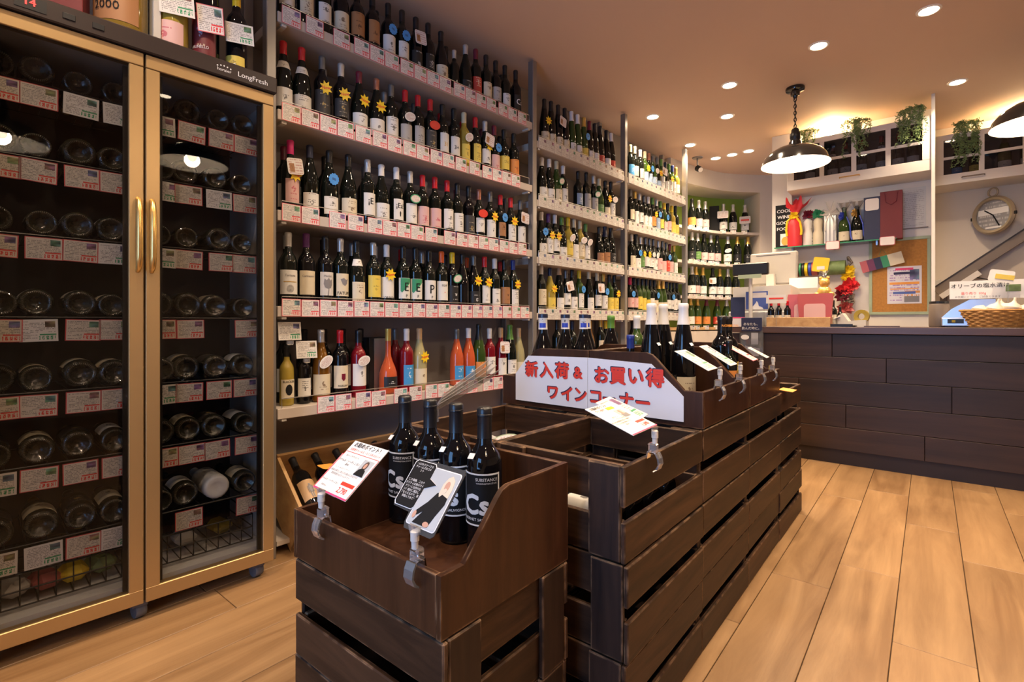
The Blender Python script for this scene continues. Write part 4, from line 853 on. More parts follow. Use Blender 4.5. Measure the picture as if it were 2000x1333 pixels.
# ------------------------------------------------------------------ tilted tray of bottles under the lowest shelf
ANG = R(37)
TR = E('bottle_tray', sh(.06, .0, 0.008), SROT); tag(TR, 'tilted pale pine crate of bottles below the lowest shelf', 'crate')
e1 = Vector((-math.cos(ANG), 0, math.sin(ANG))); e2 = Vector((math.sin(ANG), 0, math.cos(ANG))); TL_, TD, TW = .36, .21, 1.02
def tpoly(pts): return [((e1 * a + e2 * b).x, (e1 * a + e2 * b).z) for a, b in pts]
for y in (0, TW - .014): O('end_board', MB().prism(tpoly([(0, 0), (TL_, 0), (TL_, TD), (0, TD)]), .014, axis='y', o=y), M['pine'], TR)
O('foot_board', MB().prism(tpoly([(0, 0), (.012, 0), (.012, TD * .8), (0, TD * .8)]), TW, axis='y'), M['pine'], TR)
O('head_board', MB().prism(tpoly([(TL_ - .012, 0), (TL_, 0), (TL_, TD + .01), (TL_ - .012, TD + .01)]), TW, axis='y'), M['pine'], TR)
O('bottom_board', MB().prism(tpoly([(0, -.012), (TL_, -.012), (TL_, 0), (0, 0)]), TW, axis='y'), M['pine'], TR)
tl = ['bottle with buff figure label nearest the pine tray end', 'bottle with buff figure label under an orange tag', 'third', 'fourth', 'fifth', 'sixth', 'seventh', 'eighth', 'last']
for i in range(9):
    y = .075 + i * .108; p = e1 * .030 + e2 * .180; base = sh(.06 + y, p.x, p.z + .008)
    rot = (Matrix.Rotation(SROT, 4, 'Z') @ Matrix.Rotation(-(math.pi / 2 - ANG), 4, 'Y')).to_euler()
    lab = f"dark bottle lying in the tilted pine tray, {ORD[i]} from the fridge end"
    o = bottle(base, 0, 'B', 'gblack', 'black', 'buff' if i < 3 else 'white', (.055, .150), None, ('hang',) if i in (4, 7) else (), 1.08, rot=rot, label=lab, group='bottles in the tilted tray')
    if i < 2:
        fig = MB().box((0, 0, .030), (.0005, .012, .034)).box((0, -.004, .004), (.0005, .004, .03)).box((0, .004, .004), (.0005, .004, .03)).box((0, -.009, .030), (.0005, .003, .032)).box((0, .009, .030), (.0005, .003, .032)).box((0, 0, .053), (.0005, .007, .009))
        O('figure_print', fig, M['inkgrey'], o, (.0392, 0, .070))
    if i == 1:
        t = O('hang_card', MB().prism(rrect(.085, .055, .012), .0012, axis='x'), M['orangep'], o, (.056, .0, .175), (.1, -.5, .2)); O('vegetable_print', MB().prism(ell(.014, .009), .0006, axis='x'), M['leaf'], t, (.0014, .022, -.012))

# ------------------------------------------------------------------ slatted crates and sloped display boxes
CH = .2245; CLN, CWD = .503, .388
slat_long = MB().box((0, 0, 0), (.012, CLN, .094), b=.0025).mesh('slat'); slat_end = MB().box((0, 0, 0), (CWD - .026, .012, .094), b=.0025).mesh('slat')
corner_b = MB().box((0, 0, 0), (.084, .012, CH - .004), b=.0025).mesh('corner_board'); slat_bot = MB().box((0, 0, 0), (.095, CLN - .05, .010), b=.002).mesh('slat')
rq = random.Random(21)
def crate(x, y, z, rz, label):
    t = E('slatted_crate', (x, y, z), rz); tag(t, label, 'crate', 'dark slatted wooden crates')
    j = lambda: rq.uniform(-.0012, .0012)
    for sx in (-1, 1):
        for zz in (.048, CH - .049): O('slat', slat_long, M['crate'], t, (sx * (CWD / 2 - .006) + j(), j(), zz + j()), (0, 0, j()))
        for yy in (-1, 1): O('corner_board', corner_b, M['cratez'], t, (sx * (CWD / 2 - .055), yy * (CLN / 2 - .0065), CH / 2), (0, 0, 0))
    for yy in (-1, 1):
        for zz in (.048, CH - .049): O('slat', slat_end, M['cratex'], t, (j(), yy * (CLN / 2 - .0195), zz + j()))
    for xx in (-.125, 0, .125): O('slat', slat_bot, M['crate'], t, (xx, 0, .006))
    return t
lev = ['bottom', 'middle', 'top']; stk = ['nearest the camera', 'second from the camera', 'third from the camera', 'nearest the counter']
GX = -.525
for k in range(4):
    for l in range(3):
        for side, xc in (('aisle', GX - CWD / 2 - .001), ('wall', GX - CWD * 1.5 - .005)):
            crate(xc + rq.uniform(-.003, .003), 1.04 + .507 * (k + .5), l * (CH + .0008), rq.uniform(-.006, .006), f"dark slatted crate, {lev[l]} of its stack, {side} side row, stack {stk[k]}")
for l in range(2): crate(-.898 + .004 * l, .789, l * (CH + .0008), R(90) + .004 * l, f"dark slatted crate, {('bottom', 'upper')[l]} one under the foremost display box")
DB = .225; DD, DLN = .395, .504; T = .012
prof = [(-DD / 2, 0), (DD / 2, 0), (DD / 2, .112), (.140, .112), (.048, .207), (.034, .219), (.014, .225), (-DD / 2, .225)]
def display_box(x, y, z, rz, label):
    t = E('display_box', (x, y, z), rz); tag(t, label, 'display box', 'sloped brown display boxes')
    for sy in (-1, 1): O('side_panel', MB().prism(prof, T, axis='y', o=sy * (DLN / 2 - T / 2) - T / 2), M['ply'], t)
    O('front_board', MB().box((DD / 2 - T / 2, 0, .056), (T, DLN - 2 * T, .112), b=.0015), M['ply'], t); O('back_board', MB().box((-DD / 2 + T / 2, 0, .1125), (T, DLN - 2 * T, .225), b=.0015), M['ply'], t)
    O('bottom_board', MB().box((0, 0, .006), (DD - 2 * T, DLN - 2 * T, .012)), M['ply'], t); return t
TOP3 = 3 * CH + .003
for k in (1, 2):
    display_box(GX - DD / 2 - .002, 1.04 + .507 * (k + .5), TOP3, 0, ('brown sloped display box with the banner, aisle side', 'brown sloped display box behind the banner, aisle side')[k - 1])
    display_box(GX - DD * 1.5 - .006, 1.04 + .507 * (k + .5), TOP3, R(180), ('brown sloped display box with the banner, bottle wall side', 'brown sloped display box behind the banner, bottle wall side')[k - 1])
Z2 = 2 * CH + .002
display_box(-.898, .593 + DD / 2, Z2, R(-90), 'foremost brown sloped display box holding four black label bottles')

# the four bottles in the foremost box
for i, x in enumerate((-1.107, -1.004, -.908, -.812)):
    o = bottle((x, .884, Z2 + .0125), 0, 'B', 'gblack', None, None, None, None, (), 1.12, rot=(0, 0, R(-74 + 3 * i)), n=32, label=f"black label red wine bottle in the foremost box, {('farthest from the aisle', 'second from the wall side', 'third from the wall side', 'nearest the aisle')[i]}", group='black label bottles in the foremost box')
    O('capsule', bmesh_cap('B', .236, 28), M['c_black'], o); O('capsule_ring', MB().lathe([(.0152, .281), (.0168, .283), (.0168, .286), (.0152, .288)], 24), M['c_black'], o)
    O('paper_label', bmesh_label('B', .062, .170, 1.18), M['inkm'], o)
    bd = MB(); r_ = .0388; 
    for z in (.0640, .1680):
        pm = patch(r_, z - .0016, z + .0016, 1.16, 10); bd.add(pm.v, pm.f)
    for a in (-1.15, 1.15):
        pm = patch(r_, .062, .170, .045, 2); c_, s_ = math.cos(a), math.sin(a); bd.add([(x_ * c_ - y_ * s_, x_ * s_ + y_ * c_, z_) for x_, y_, z_ in pm.v], pm.f)
    O('label_border', bd, M['whitep'], o)
    bent_text('Cs', M['whitep'], o, .0390, .104, .056, -.22, .034); bent_text('SUBSTANCE', M['whitep'], o, .0390, .1570, .0088, .42, .01); bent_text('WASHINGTON STATE', M['whitep'], o, .0390, .1495, .0045, .42, .005); bent_text('CABERNET SAUVIGNON', M['whitep'], o, .0390, .0755, .0080, -.02, .01)
    O('price_sticker', MB().box((0, 0, 0), (.0008, .016, .013)), M['paper'], o, (.0355 * math.cos(-.55), .0355 * math.sin(-.55), .203), (R(8), R(-42), -.55))

# ------------------------------------------------------------------ banner on the display boxes
SY = 1.04 + .507 - .0005
def on_banner(px, py):
    x, z = at_y(px, SY); return x, hgt(py, z)
XM = -.9265
bn = [(-1.252, .697), (-1.252, .800), (-1.190, .872), (XM, .876), (-.690, .866), (-.600, .785), (-.585, .770), (-.585, .692)]
bl = [bn[0], bn[1], bn[2], (XM - .0006, .876), (XM - .0006, .694)]; br = [(XM + .0006, .694), (XM + .0006, .876)] + bn[4:]
BN = E('paper_banner', (XM, SY, .69)); tag(BN, 'white paper banner with red Japanese lettering on the box sides', 'banner')
for p in (bl, br): O('sheet', MB().prism([(a - XM, b - .69) for a, b in p][::-1], .0012, axis='y', o=-.0028), M['paperb'], BN)
FACE_Y = (R(90), 0, 0)
for chs, ps in (('新入荷&お買い得', [(1040, 724), (1069, 726), (1099, 727), (1130, 730), (1176, 736), (1208, 737), (1243, 738), (1281, 742)]), ('ワインコーナー', [(1081, 769), (1109, 772), (1135, 774), (1165, 778), (1192, 783), (1225, 785), (1257, 790)])):
    for c_, (px, py) in zip(chs, ps):
        x, h = on_banner(px, py); sz = .062 if c_ in '新入荷お買い得' else .057
        text(c_, M['navy'], BN, (x - XM - .0035, -.0032, h - .69 + .003), sz, FACE_Y, .036, name='lettering_shadow'); text(c_, M['red'], BN, (x - XM, -.0040, h - .69), sz, FACE_Y, .036)

# ------------------------------------------------------------------ clear clips and the cards they hold
clip_strip = [(-.004, .000), (-.010, -.012), (-.012, -.026), (-.006, -.040), (.004, -.046), (.005, -.043), (-.002, -.037), (-.008, -.026), (-.006, -.013), (.0, -.001)]
def clip(x, y, z, rz, label):                     # local +x faces out of the box, the jaw straddles the board behind it
    t = E('sign_clip', (x, y, z), rz); tag(t, label, 'clip', 'clear plastic sign clips')
    O('lower_jaw', MB().prism([(-a + .0045, b + .010) for a, b in clip_strip][::-1], .024, axis='y', o=-.012), M['clipm'], t)
    O('inner_jaw', MB().prism([(-.016, .012), (-.020, -.010), (-.018, -.024), (-.0165, -.024), (-.0165, -.010), (-.013, .012)][::-1], .020, axis='y', o=-.010), M['clipm'], t)
    O('body', MB().box((-.005, 0, .020), (.022, .022, .026), b=.004), M['clipm'], t)
    O('stem', smooth_by(MB().lathe([(0, .032), (.006, .032), (.0065, .045), (.008, .046), (.008, .062), (.006, .064), (0, .064)], 14).mesh('stem'), 40), M['white'], t)
    O('gripper', MB().prism([(-.011, .056), (.009, .056), (.014, .072), (-.016, .072)], .005, axis='x', o=-.0025), M['clipm'], t); return t
def sheet(name, bl_, br_, tl_, label, mat, cat='sign', th=.0016, poly=None, w=None, h=None):
    bl_, br_, tl_ = map(Vector, (bl_, br_, tl_)); u = br_ - bl_; v = tl_ - bl_; W_, H_ = u.length, v.length
    n = u.cross(v).normalized(); y = u.normalized(); z = n.cross(y)
    o = E(name); o.matrix_world = Matrix(((n.x, y.x, z.x, bl_.x), (n.y, y.y, z.y, bl_.y), (n.z, y.z, z.z, bl_.z), (0, 0, 0, 1))); tag(o, label, cat)
    me = MB().prism(poly, th, axis='x') if poly else MB().box((th / 2, W_ / 2, H_ / 2), (th, W_, H_))
    O('card', me, M[mat], o); return o, W_, H_
clip(-1.021, .5995 - .012, Z2 + .114, R(-90), 'clear clip on the foremost box lip holding the white card')
c1, w_, h_ = sheet('recommendation_card', (-1.075, .600, Z2 + .176), (-.935, .592, Z2 + .176), (-1.062, .705, Z2 + .262), 'white recommendation card priced 2,790 leaning over the foremost box', 'paper')
def on(o, s, mat, y, z, size, bold=.0, ls=1.0, sx=1.0): return text(s, M[mat], o, (.0022, y, z), size, FACE_X, bold, ls, sx)
def bar(o, mat, y, z, w, h, x=.0019): return O('print_block', MB().box((x, y, z), (.0006, w, h)), M[mat], o)
on(c1, 'お勧めポイント！', 'inkm', w_ * .5, h_ * .93, .0148, .02); on(c1, '生産者チャールズ・スミスのコメント', 'red', w_ * .52, h_ * .83, .0074, .01)
bar(c1, 'red', w_ * .5, h_ * .775, w_ * .97, .0010); bar(c1, 'red', .0008, h_ * .39, .0010, h_ * .76); bar(c1, 'red', w_ - .0008, h_ * .39, .0010, h_ * .76); bar(c1, 'pinkp', w_ * .5, .002, w_, .0035)
on(c1, '赤ワイン サブスタンス', 'inkm', w_ * .30, h_ * .70, .0052); on(c1, 'カベルネ・ソーヴィニヨン\n2016', 'inkm', w_ * .33, h_ * .57, .0074, .005, 1.05)
on(c1, 'ワシントン州コロンビアヴァレー', 'inkgrey', w_ * .31, h_ * .455, .0046); on(c1, '黒い果実の香りと滑らかな飲み口が広がる、\n果実味豊かなカベルネです。', 'inkgrey', w_ * .42, h_ * .36, .0066, 0, 1.15); on(c1, 'カベルネ・ソーヴィニヨン', 'inkm', w_ * .27, h_ * .20, .0058); on(c1, '容量750ml', 'inkgrey', w_ * .2, h_ * .10, .005)
bar(c1, 'photobg', w_ * .80, h_ * .575, w_ * .28, h_ * .30)
pp = E('portrait_print', (.0024, w_ * .80, h_ * .44)); pp.parent = c1
O('hair', MB().prism([(q[0], q[1] + .024) for q in ell(.0085, .012, 14)], .0004, axis='x'), M['hairdk'], pp); O('face', MB().prism([(q[0], q[1] + .024) for q in ell(.0048, .007, 12)], .0007, axis='x'), M['skin'], pp); O('coat', MB().prism([(-.018, -.002), (.018, -.002), (.012, .013), (.004, .017), (-.004, .017), (-.013, .012)], .0006, axis='x'), M['inkm'], pp)
bar(c1, 'red', w_ * .76, h_ * .235, w_ * .36, h_ * .06); on(c1, '2,790', 'red', w_ * .74, h_ * .115, .019, .02, 1, .85)
c1b, _, _ = sheet('price_card', (-1.088, .606, Z2 + .172), (-.99, .602, Z2 + .170), (-1.080, .680, Z2 + .235), 'pink edged price card tucked behind the white recommendation card', 'card_r', 'price card')

clip(-.708, .5995 - .012, Z2 + .114, R(-90), 'clear clip on the foremost box lip holding the black card')
c2, w_, h_ = sheet('portrait_card', (-.745, .598, Z2 + .180), (-.665, .595, Z2 + .180), (-.745, .668, Z2 + .266), 'clear laminated portrait card with a black speech bubble in the foremost box', 'acryl', poly=[(-.060, .028), (-.055, .020), (-.006, .018), (-.004, .0), (.002, -.010), (.076, -.010), (.083, -.004), (.084, .112), (.078, .120), (-.054, .120), (-.060, .114)])
O('white_border', MB().prism(rrect(.081, .112, .006), .0005, axis='x', o=.0017), M['whitep'], c2, (0, .0395, .055)); O('photo', MB().prism(rrect(.077, .108, .005), .0006, axis='x', o=.0022), M['photobg'], c2, (0, .0395, .055))
bub = [(-.055, .030), (-.050, .024), (-.004, .024), (.001, .029), (.003, .066), (.030, .078), (.006, .086), (.006, .110), (.001, .115), (-.050, .115), (-.055, .110)]
O('bubble_outline', MB().prism([(a * 1.03 - .0006 + .0012 * (a > -.02), .0695 + (b - .0695) * 1.03) for a, b in bub], .0005, axis='x', o=.0029), M['whitep'], c2); O('bubble', MB().prism(bub, .0005, axis='x', o=.0035), M['inkm'], c2)
on(c2, '・1/23セミナーでの\nチャールズのコメ\nント', 'whitep', -.0255, .102, .0059, 0, 1.05).location.x = .0043
on(c2, '“この価格、このク\nオリティは他のワイ\nナリーには作れな\nい！絶対に満足し\nてもらえるので、是\n非飲んでみて”', 'whitep', -.0262, .058, .0059, 0, 1.12).location.x = .0043
pg = E('portrait_print', (.0029, .046, .006)); pg.parent = c2
O('coat', MB().prism([(-.030, -.002), (.012, -.002), (.018, .020), (.027, .044), (.026, .058), (.018, .066), (.008, .066), (-.004, .060), (-.016, .040), (-.034, .020), (-.036, .014), (-.028, .012), (-.016, .022)], .0004, axis='x'), M['inkm'], pg)
O('hair', MB().prism([(.000, .060), (.004, .054), (.010, .060), (.018, .058), (.026, .056), (.028, .072), (.024, .090), (.015, .097), (.006, .092), (.000, .078)], .0006, axis='x'), M['hair'], pg); O('face', MB().prism([(q[0] + .012, q[1] + .076) for q in ell(.0062, .0100, 12)], .0009, axis='x'), M['skin'], pg)
O('beard', MB().prism([(q[0] + .012, q[1] + .068) for q in ell(.0045, .0045, 10)], .0011, axis='x'), M['hair'], pg); O('hand', MB().prism([(q[0] - .034, q[1] + .012) for q in ell(.0045, .007, 10)], .0008, axis='x'), M['skin'], pg); O('hand', MB().prism([(q[0] + .006, q[1] + .002) for q in ell(.008, .005, 10)], .0008, axis='x'), M['skin'], pg)

# cards along the aisle side, leaning back from the lip
def aisle_card(y, z, wd, hh, lean, label, mat='card_g', x=GX, yaw=0.0, up=.062):
    clip(x + .012, y + wd * .55, z, 0, 'clear clip under the ' + label)
    b0 = Vector((x - .004, y + yaw, z + up)); b1 = Vector((x - .012, y + wd, z + up)); tl_ = b0 + Vector((-hh * math.cos(lean), 0, hh * math.sin(lean)))
    return sheet('price_card', b0, b1, tl_, label, mat, 'price card')
c3b, _, _ = aisle_card(1.085, TOP3 - .002, .150, .135, .36, 'front white recommendation card over the open crate', 'paper')
w_, h_ = .150, .135
on(c3b, 'お勧めポイント', 'inkm', w_ * .36, h_ * .93, .0125, .02); on(c3b, 'ワイン誌で', 'red', w_ * .26, h_ * .83, .0095, .02); bar(c3b, 'star', w_ * .62, h_ * .83, w_ * .26, h_ * .08); bar(c3b, 'photobg', w_ * .70, h_ * .60, w_ * .26, h_ * .26); bar(c3b, 'inkgrey', w_ * .72, h_ * .53, w_ * .2, h_ * .10, .0024); bar(c3b, 'skin', w_ * .70, h_ * .63, w_ * .07, h_ * .14, .0026)
on(c3b, '赤ワイン\nピノ・ノワール 2018\n柔らかな果実味と程よい酸味の\nバランスの良い味わいです。\n750ml', 'inkm', w_ * .33, h_ * .42, .0072, 0, 1.25); bar(c3b, 'red', w_ * .78, h_ * .26, w_ * .32, h_ * .06); on(c3b, '1,690', 'red', w_ * .76, h_ * .14, .018, .02); bar(c3b, 'pinkp', w_ * .5, .002, w_, .0035)
c3c, _, _ = sheet('price_card', (GX - .055, 1.205, TOP3 + .066), (GX - .075, 1.320, TOP3 + .068), (GX - .165, 1.195, TOP3 + .107), 'white price card behind the front recommendation card', 'card_g', 'price card')
ZL = TOP3 + .110
aisle_card(1.60, ZL, .115, .120, .50, 'green priced card on the first aisle box')
aisle_card(1.83, ZL, .105, .125, .55, 'green priced card in the middle of the aisle boxes')
aisle_card(2.12, ZL, .105, .125, .50, 'red priced card on the second aisle box', 'card_r')
aisle_card(2.33, ZL, .080, .085, .5, 'small card at the counter end of the aisle boxes', 'leaflet')

# acrylic strips sticking up from the wall-side crate
ac = E('acrylic_price_strips', (-1.27, 1.10, TOP3 - .03)); tag(ac, 'fan of clear acrylic strips clipped to the wall side crate', 'sign')
vd = Vector((.66, -.70, .26)).normalized(); la = Vector((.16, .90, .40)).normalized()
for i in range(4):
    a_ = (la + Vector((0, 0, .05 * i - .05))).normalized(); n_ = a_.cross(vd).normalized(); w3 = n_.cross(a_); st_ = O('strip', MB().box((.05, .13, 0), (.10, .26 - .02 * i, .0016)), M['acrylw'], ac); st_.matrix_local = Matrix(((w3.x, a_.x, n_.x, .02), (w3.y, a_.y, n_.y, .0), (w3.z, a_.z, n_.z, .055 + .005 * i), (0, 0, 0, 1)))
O('holder', MB().box((.02, .02, .05), (.028, .02, .05), b=.004), M['clipm'], ac)
ot = E('oval_tag', (-1.05, 1.24, .575), R(-60)); tag(ot, 'white oval tag with mint edge inside the wall side crate', 'tag'); O('edge', MB().prism(ell(.062, .036), .0014, axis='x'), M['mint'], ot, (0, 0, .03), (.3, -.5, 0)); O('face', MB().prism(ell(.058, .032), .0008, axis='x'), M['leaflet'], ot, (.0017, 0, .031), (.3, -.5, 0))
pt, _, _ = sheet('price_card', (-1.22, 1.26, .555), (-1.10, 1.22, .555), (-1.20, 1.34, .60), 'white card lying inside the wall side crate', 'sheet', 'price card')
# bottles seen in and above the crates
bx = [(-1.19, 1.64, 'black', 'label with white band'), (-1.19, 1.80, 'black', ''), (-1.13, 1.85, 'black', ''), (-1.19, 1.975, 'black', '')]
for i, (x, y, c_, _) in enumerate(bx):
    o = bottle((x, y, TOP3 + .0125), R(-60), 'G', 'gblack', None, 'white', None, None, (), 1.15, n=24, label=f"dark bottle with navy and white capsule behind the banner, {ORD[i]} from the camera", group='bottles in the wall side display boxes')
    O('capsule', bmesh_cap('G', .246, 24), M['l_white'], o); O('capsule_band', MB().lathe([(.0166, .286), (.0172, .287), (.0172, .2985), (.0166, .2998), (0, .3002)], 24), M['c_navy'], o)
    O('capsule_print', smooth_by(patch(.0160, .252, .268, .75, 6).mesh('capsule_print')), M['blue'], o)
bottle((-1.19, 2.20, TOP3 + .0125), R(-60), 'G', 'gblack', 'green', 'white', None, None, (), 1.15, n=24, label='dark bottle with bright green capsule behind the banner', group='bottles in the wall side display boxes')
bottle((-1.17, 2.44, TOP3 + .0125), R(-60), 'B', 'ggreen', 'white', 'white', None, None, (), 1.15, n=24, label='green bottle with white capsule at the far end of the wall side boxes', group='bottles in the wall side display boxes')
for i, (x, y) in enumerate(((-.80, 1.79), (-.80, 1.90), (-.700, 1.845))):
    bottle((x, y, TOP3 + .0125), R(-35), 'F', 'gblack', 'white', 'cream' if i == 2 else 'white', (.03, .10), [('DOMAINE', .045, .012, 'inkgrey')] if i == 2 else None, (), 1.13, n=24, sticker=True, label=f"tall slim bottle with white screw cap in the first aisle box, {('behind', 'far', 'front')[i]} one", group='bottles in the aisle side display boxes')
bottle((-.86, 1.74, TOP3 + .0125), R(-35), 'S', 'gblack', 'blue', 'white', None, None, (), 1.10, n=24, label='small bottle with blue screw cap beside the tall white capped ones', group='bottles in the aisle side display boxes')
for i, (x, y) in enumerate(((-.70, 2.29), (-.70, 2.385))):
    bottle((x, y, TOP3 + .0125), R(-35), 'B', 'gblack', 'black', 'yellow', (.02, .12), [('NONNO', .262, .013, 'orangep')], (), 1.13, n=24, label=f"black bottle with red neck lettering in the second aisle box, {('nearer', 'farther')[i]} one", group='bottles in the aisle side display boxes')
bottle((-.62, 2.12, TOP3 + .0125), R(-25), 'S', 'gdark', 'black', 'orange', (.02, .12), None, (), 1.0, n=24, label='short bottle with colourful orange label in the second aisle box', group='bottles in the aisle side display boxes')
rd = MB().prism(rrect(.05, .10, .008), .05, axis='z'); o = O('red_tin', rd, M['burg'], None, (GX - .06, 2.50, TOP3 + .0125 + .06)); tag(o, 'small dark red tin at the end of the aisle boxes', 'tin'); o.location.z = TOP3 + .0125
# bottles lying in the open aisle crates
ly = 0
for (z, ys) in ((CH * 2 + .014, (1.13, 1.23, 1.34, 1.45)), (CH * 2 + .014, (2.68, 2.80, 2.92))):
    for y in ys:
        bottle((GX - .060, y, z + .046), 0, 'B', 'gblack', 'black', 'white', None, None, (), 1.05, rot=(0, R(-90), 0), label=f"dark bottle lying inside the aisle crates, {ORD[ly]} from the camera", group='bottles lying in the crates'); ly += 1
nt_ = O('wrapped_snack', smooth_by(MB().box((0, 0, .02), (.075, .05, .04), b=.012).mesh('wrapped_snack'), 60), M['gyell'], None, (-.80, 1.10, CH * 2 + .020), (0, 0, .3)); tag(nt_, 'small yellow paper packet inside the front aisle crate', 'packet')
bl_ = O('blue_card', MB().box((0, 0, .05), (.12, .004, .07)), M['steel'], None, (-.78, 1.085, CH + .05)); tag(bl_, 'pale blue card strip behind the slats of the middle crate', 'card')
oc = O('orange_leaflet', MB().box((0, 0, 0), (.06, .10, .002)), M['orangep'], None, (GX + .012, 2.66, TOP3 + .006), (0, R(6), 0)); tag(oc, 'orange leaflet lying on the last aisle crate', 'leaflet')

# ------------------------------------------------------------------ sales counter
CY, CT = 4.214, .967
cx0, cx1 = -1.215, 2.85
CO = E('sales_counter', ((cx0 + cx1) / 2, CY, 0)); tag(CO, 'dark brown plank-fronted sales counter at the end of the aisle', 'counter'); ox = (cx0 + cx1) / 2
O('worktop', MB().box((0, .26, CT - .0235), (cx1 - cx0 + .04, .56, .047), b=.002), M['countertop'], CO)
O('carcass', MB().box((0, .275, .50), (cx1 - cx0 - .03, .48, .83)), M['plinth'], CO)
O('plinth', MB().box((0, .045, .05), (cx1 - cx0 - .01, .05, .10)), M['plinth'], CO)
zr = [.918, .756, .592, .424, .262, .102]; jn = [[1625], [1731], [1560, 1859], [1652], [1806]]
for i in range(5):
    cuts = [cx0] + [at_y(p, CY)[0] for p in jn[i]]
    while cuts[-1] + 1.35 < cx1 - .2: cuts.append(cuts[-1] + 1.35)
    cuts.append(cx1)
    for a, b in zip(cuts, cuts[1:]): O('plank', MB().box(((a + b) / 2 - ox, .008, (zr[i] + zr[i + 1]) / 2), (b - a - .003, .016, zr[i] - zr[i + 1] - .003), b=.0015), M['counter'], CO)
def cpos(px, Y, h=CT): x, z = at_y(px, Y); return (x, Y, h)
def T_(name, px, Y, h, label, cat, rz=0): return tag(E(name, cpos(px, Y, h), rz), label, cat)
# point of sale
t = T_('cash_register', 1500, 4.52, CT, 'white cash register with its monitor turned away on the counter', 'cash register', R(-8))
O('drawer', MB().box((-.02, 0, .06), (.46, .34, .12), b=.006), M['white'], t); O('keyboard_body', MB().prism([(-.15, .12), (.15, .12), (.15, .20), (.02, .30), (-.15, .32)], .44, axis='x', o=-.22), M['white'], t); O('printer_slot', MB().box((.10, -.10, .25), (.08, .03, .01)), M['black'], t)
O('screen_arm', MB().box((.0, .06, .36), (.06, .04, .14)), M['white'], t); mo = O('monitor_back', MB().box((.01, .07, .49), (.36, .045, .27), b=.010), M['wallsh'], t, (0, 0, 0), (R(-6), 0, R(6)))
O('vent', MB().box((.01, .045, .605), (.26, .003, .006)), M['inkgrey'], mo)
t = T_('customer_display', 1466, 4.265, CT, 'black customer display on a pole at the counter edge', 'display'); O('pole', MB().lathe([(0, 0), (.05, 0), (.05, .012), (.014, .018), (.014, .40), (0, .40)], 16), M['white'], t); O('head', MB().box((0, 0, .45), (.26, .05, .095), b=.008), M['black'], t); O('price_strip', MB().box((0, -.028, .392), (.17, .004, .03)), M['mint'], t)
t = T_('blue_sign_card', 1478, 4.285, CT, 'blue and white payment sign with a castle shape on the counter', 'sign'); O('card', MB().box((0, 0, .205), (.16, .003, .14)), M['signblue'], t); O('white_panel', MB().box((.02, -.002, .245), (.10, .002, .04)), M['leaflet'], t); O('castle_shape', MB().prism([(-.05, .135), (.05, .135), (.04, .15), (.015, .16), (.01, .185), (0, .2), (-.01, .18), (-.03, .155)], .002, axis='y', o=-.004), M['paper'], t); O('easel_foot', MB().box((0, .02, .068), (.10, .05, .136), b=.004), M['acryl'], t)
t = T_('dark_leaflet', 1441, 4.30, CT, 'dark leaflet standing at the counter end', 'leaflet', R(12)); O('sheet', MB().box((0, 0, .15), (.105, .004, .17)), M['navyc'], t); O('pink_edge', MB().box((0, -.003, .07), (.105, .003, .010)), M['pinkp'], t); O('foot', MB().box((0, .015, .032), (.10, .04, .064)), M['leaflet'], t)
t = T_('brochure_holder', 1468, 4.185, .80, 'clear brochure holder hanging on the counter front', 'holder', R(-4))
O('pocket', MB().box((0, 0, .02), (.17, .022, .20)), M['acryl'], t); O('back_sheet', MB().box((0, .006, .09), (.16, .003, .30)), M['acryl'], t)
O('black_text_panel', MB().box((0, -.0015, .185), (.15, .003, .10)), M['navyc'], t)
for i, s in enumerate(('あなたも、', '飲んだ時に。')): text(s, M['paper'], t, (0, -.0048, .185 - .032 * i), .024, FACE_Y)
O('leaflet', MB().prism(ell(.030, .019), .002, axis='y'), M['paper'], t, (-.045, -.013, .085)); O('leaflet', MB().box((.022, .001, .075), (.05, .003, .09)), M['leaflet'], t); O('leaflet', MB().prism([(-.06, -.06), (.05, -.06), (.06, .0), (-.05, .02)], .002, axis='y'), M['leaflet'], t, (0, .003, 0))
# tray of small bottles and pouches
t = T_('wooden_tray', 1560, 4.33, CT, 'pale wooden tray of small bottles on the counter', 'tray'); 
for (c_, d_) in (((0, -.055, .035), (.42, .010, .07)), ((0, .055, .035), (.42, .010, .07)), ((-.205, 0, .035), (.010, .10, .07)), ((.205, 0, .035), (.010, .10, .07)), ((0, 0, .005), (.40, .10, .008))): O('board', MB().box(c_, d_, b=.001), M['pine'], t)
for i, px in enumerate((1506, 1521, 1538)): bottle(cpos(px, 4.335, CT + .010), R(-90), 'S', 'gblack', 'red', 'cream', (.02, .10), None, (), .78, n=16, label=f"small red capped bottle in the counter tray, {ORD[i]} from the register", cat='small bottle', group='small bottles on the counter')
t = T_('price_card', 1516, 4.255, CT + .18, 'green and red handwritten card over the small bottles', 'price card'); O('card', MB().box((0, 0, .03), (.14, .003, .065)), M['card_g'], t); O('stick', MB().box((0, .004, -.09), (.006, .004, .20)), M['acryl'], t); O('words', MB().box((0, -.002, .035), (.10, .001, .012)), M['red'], t)
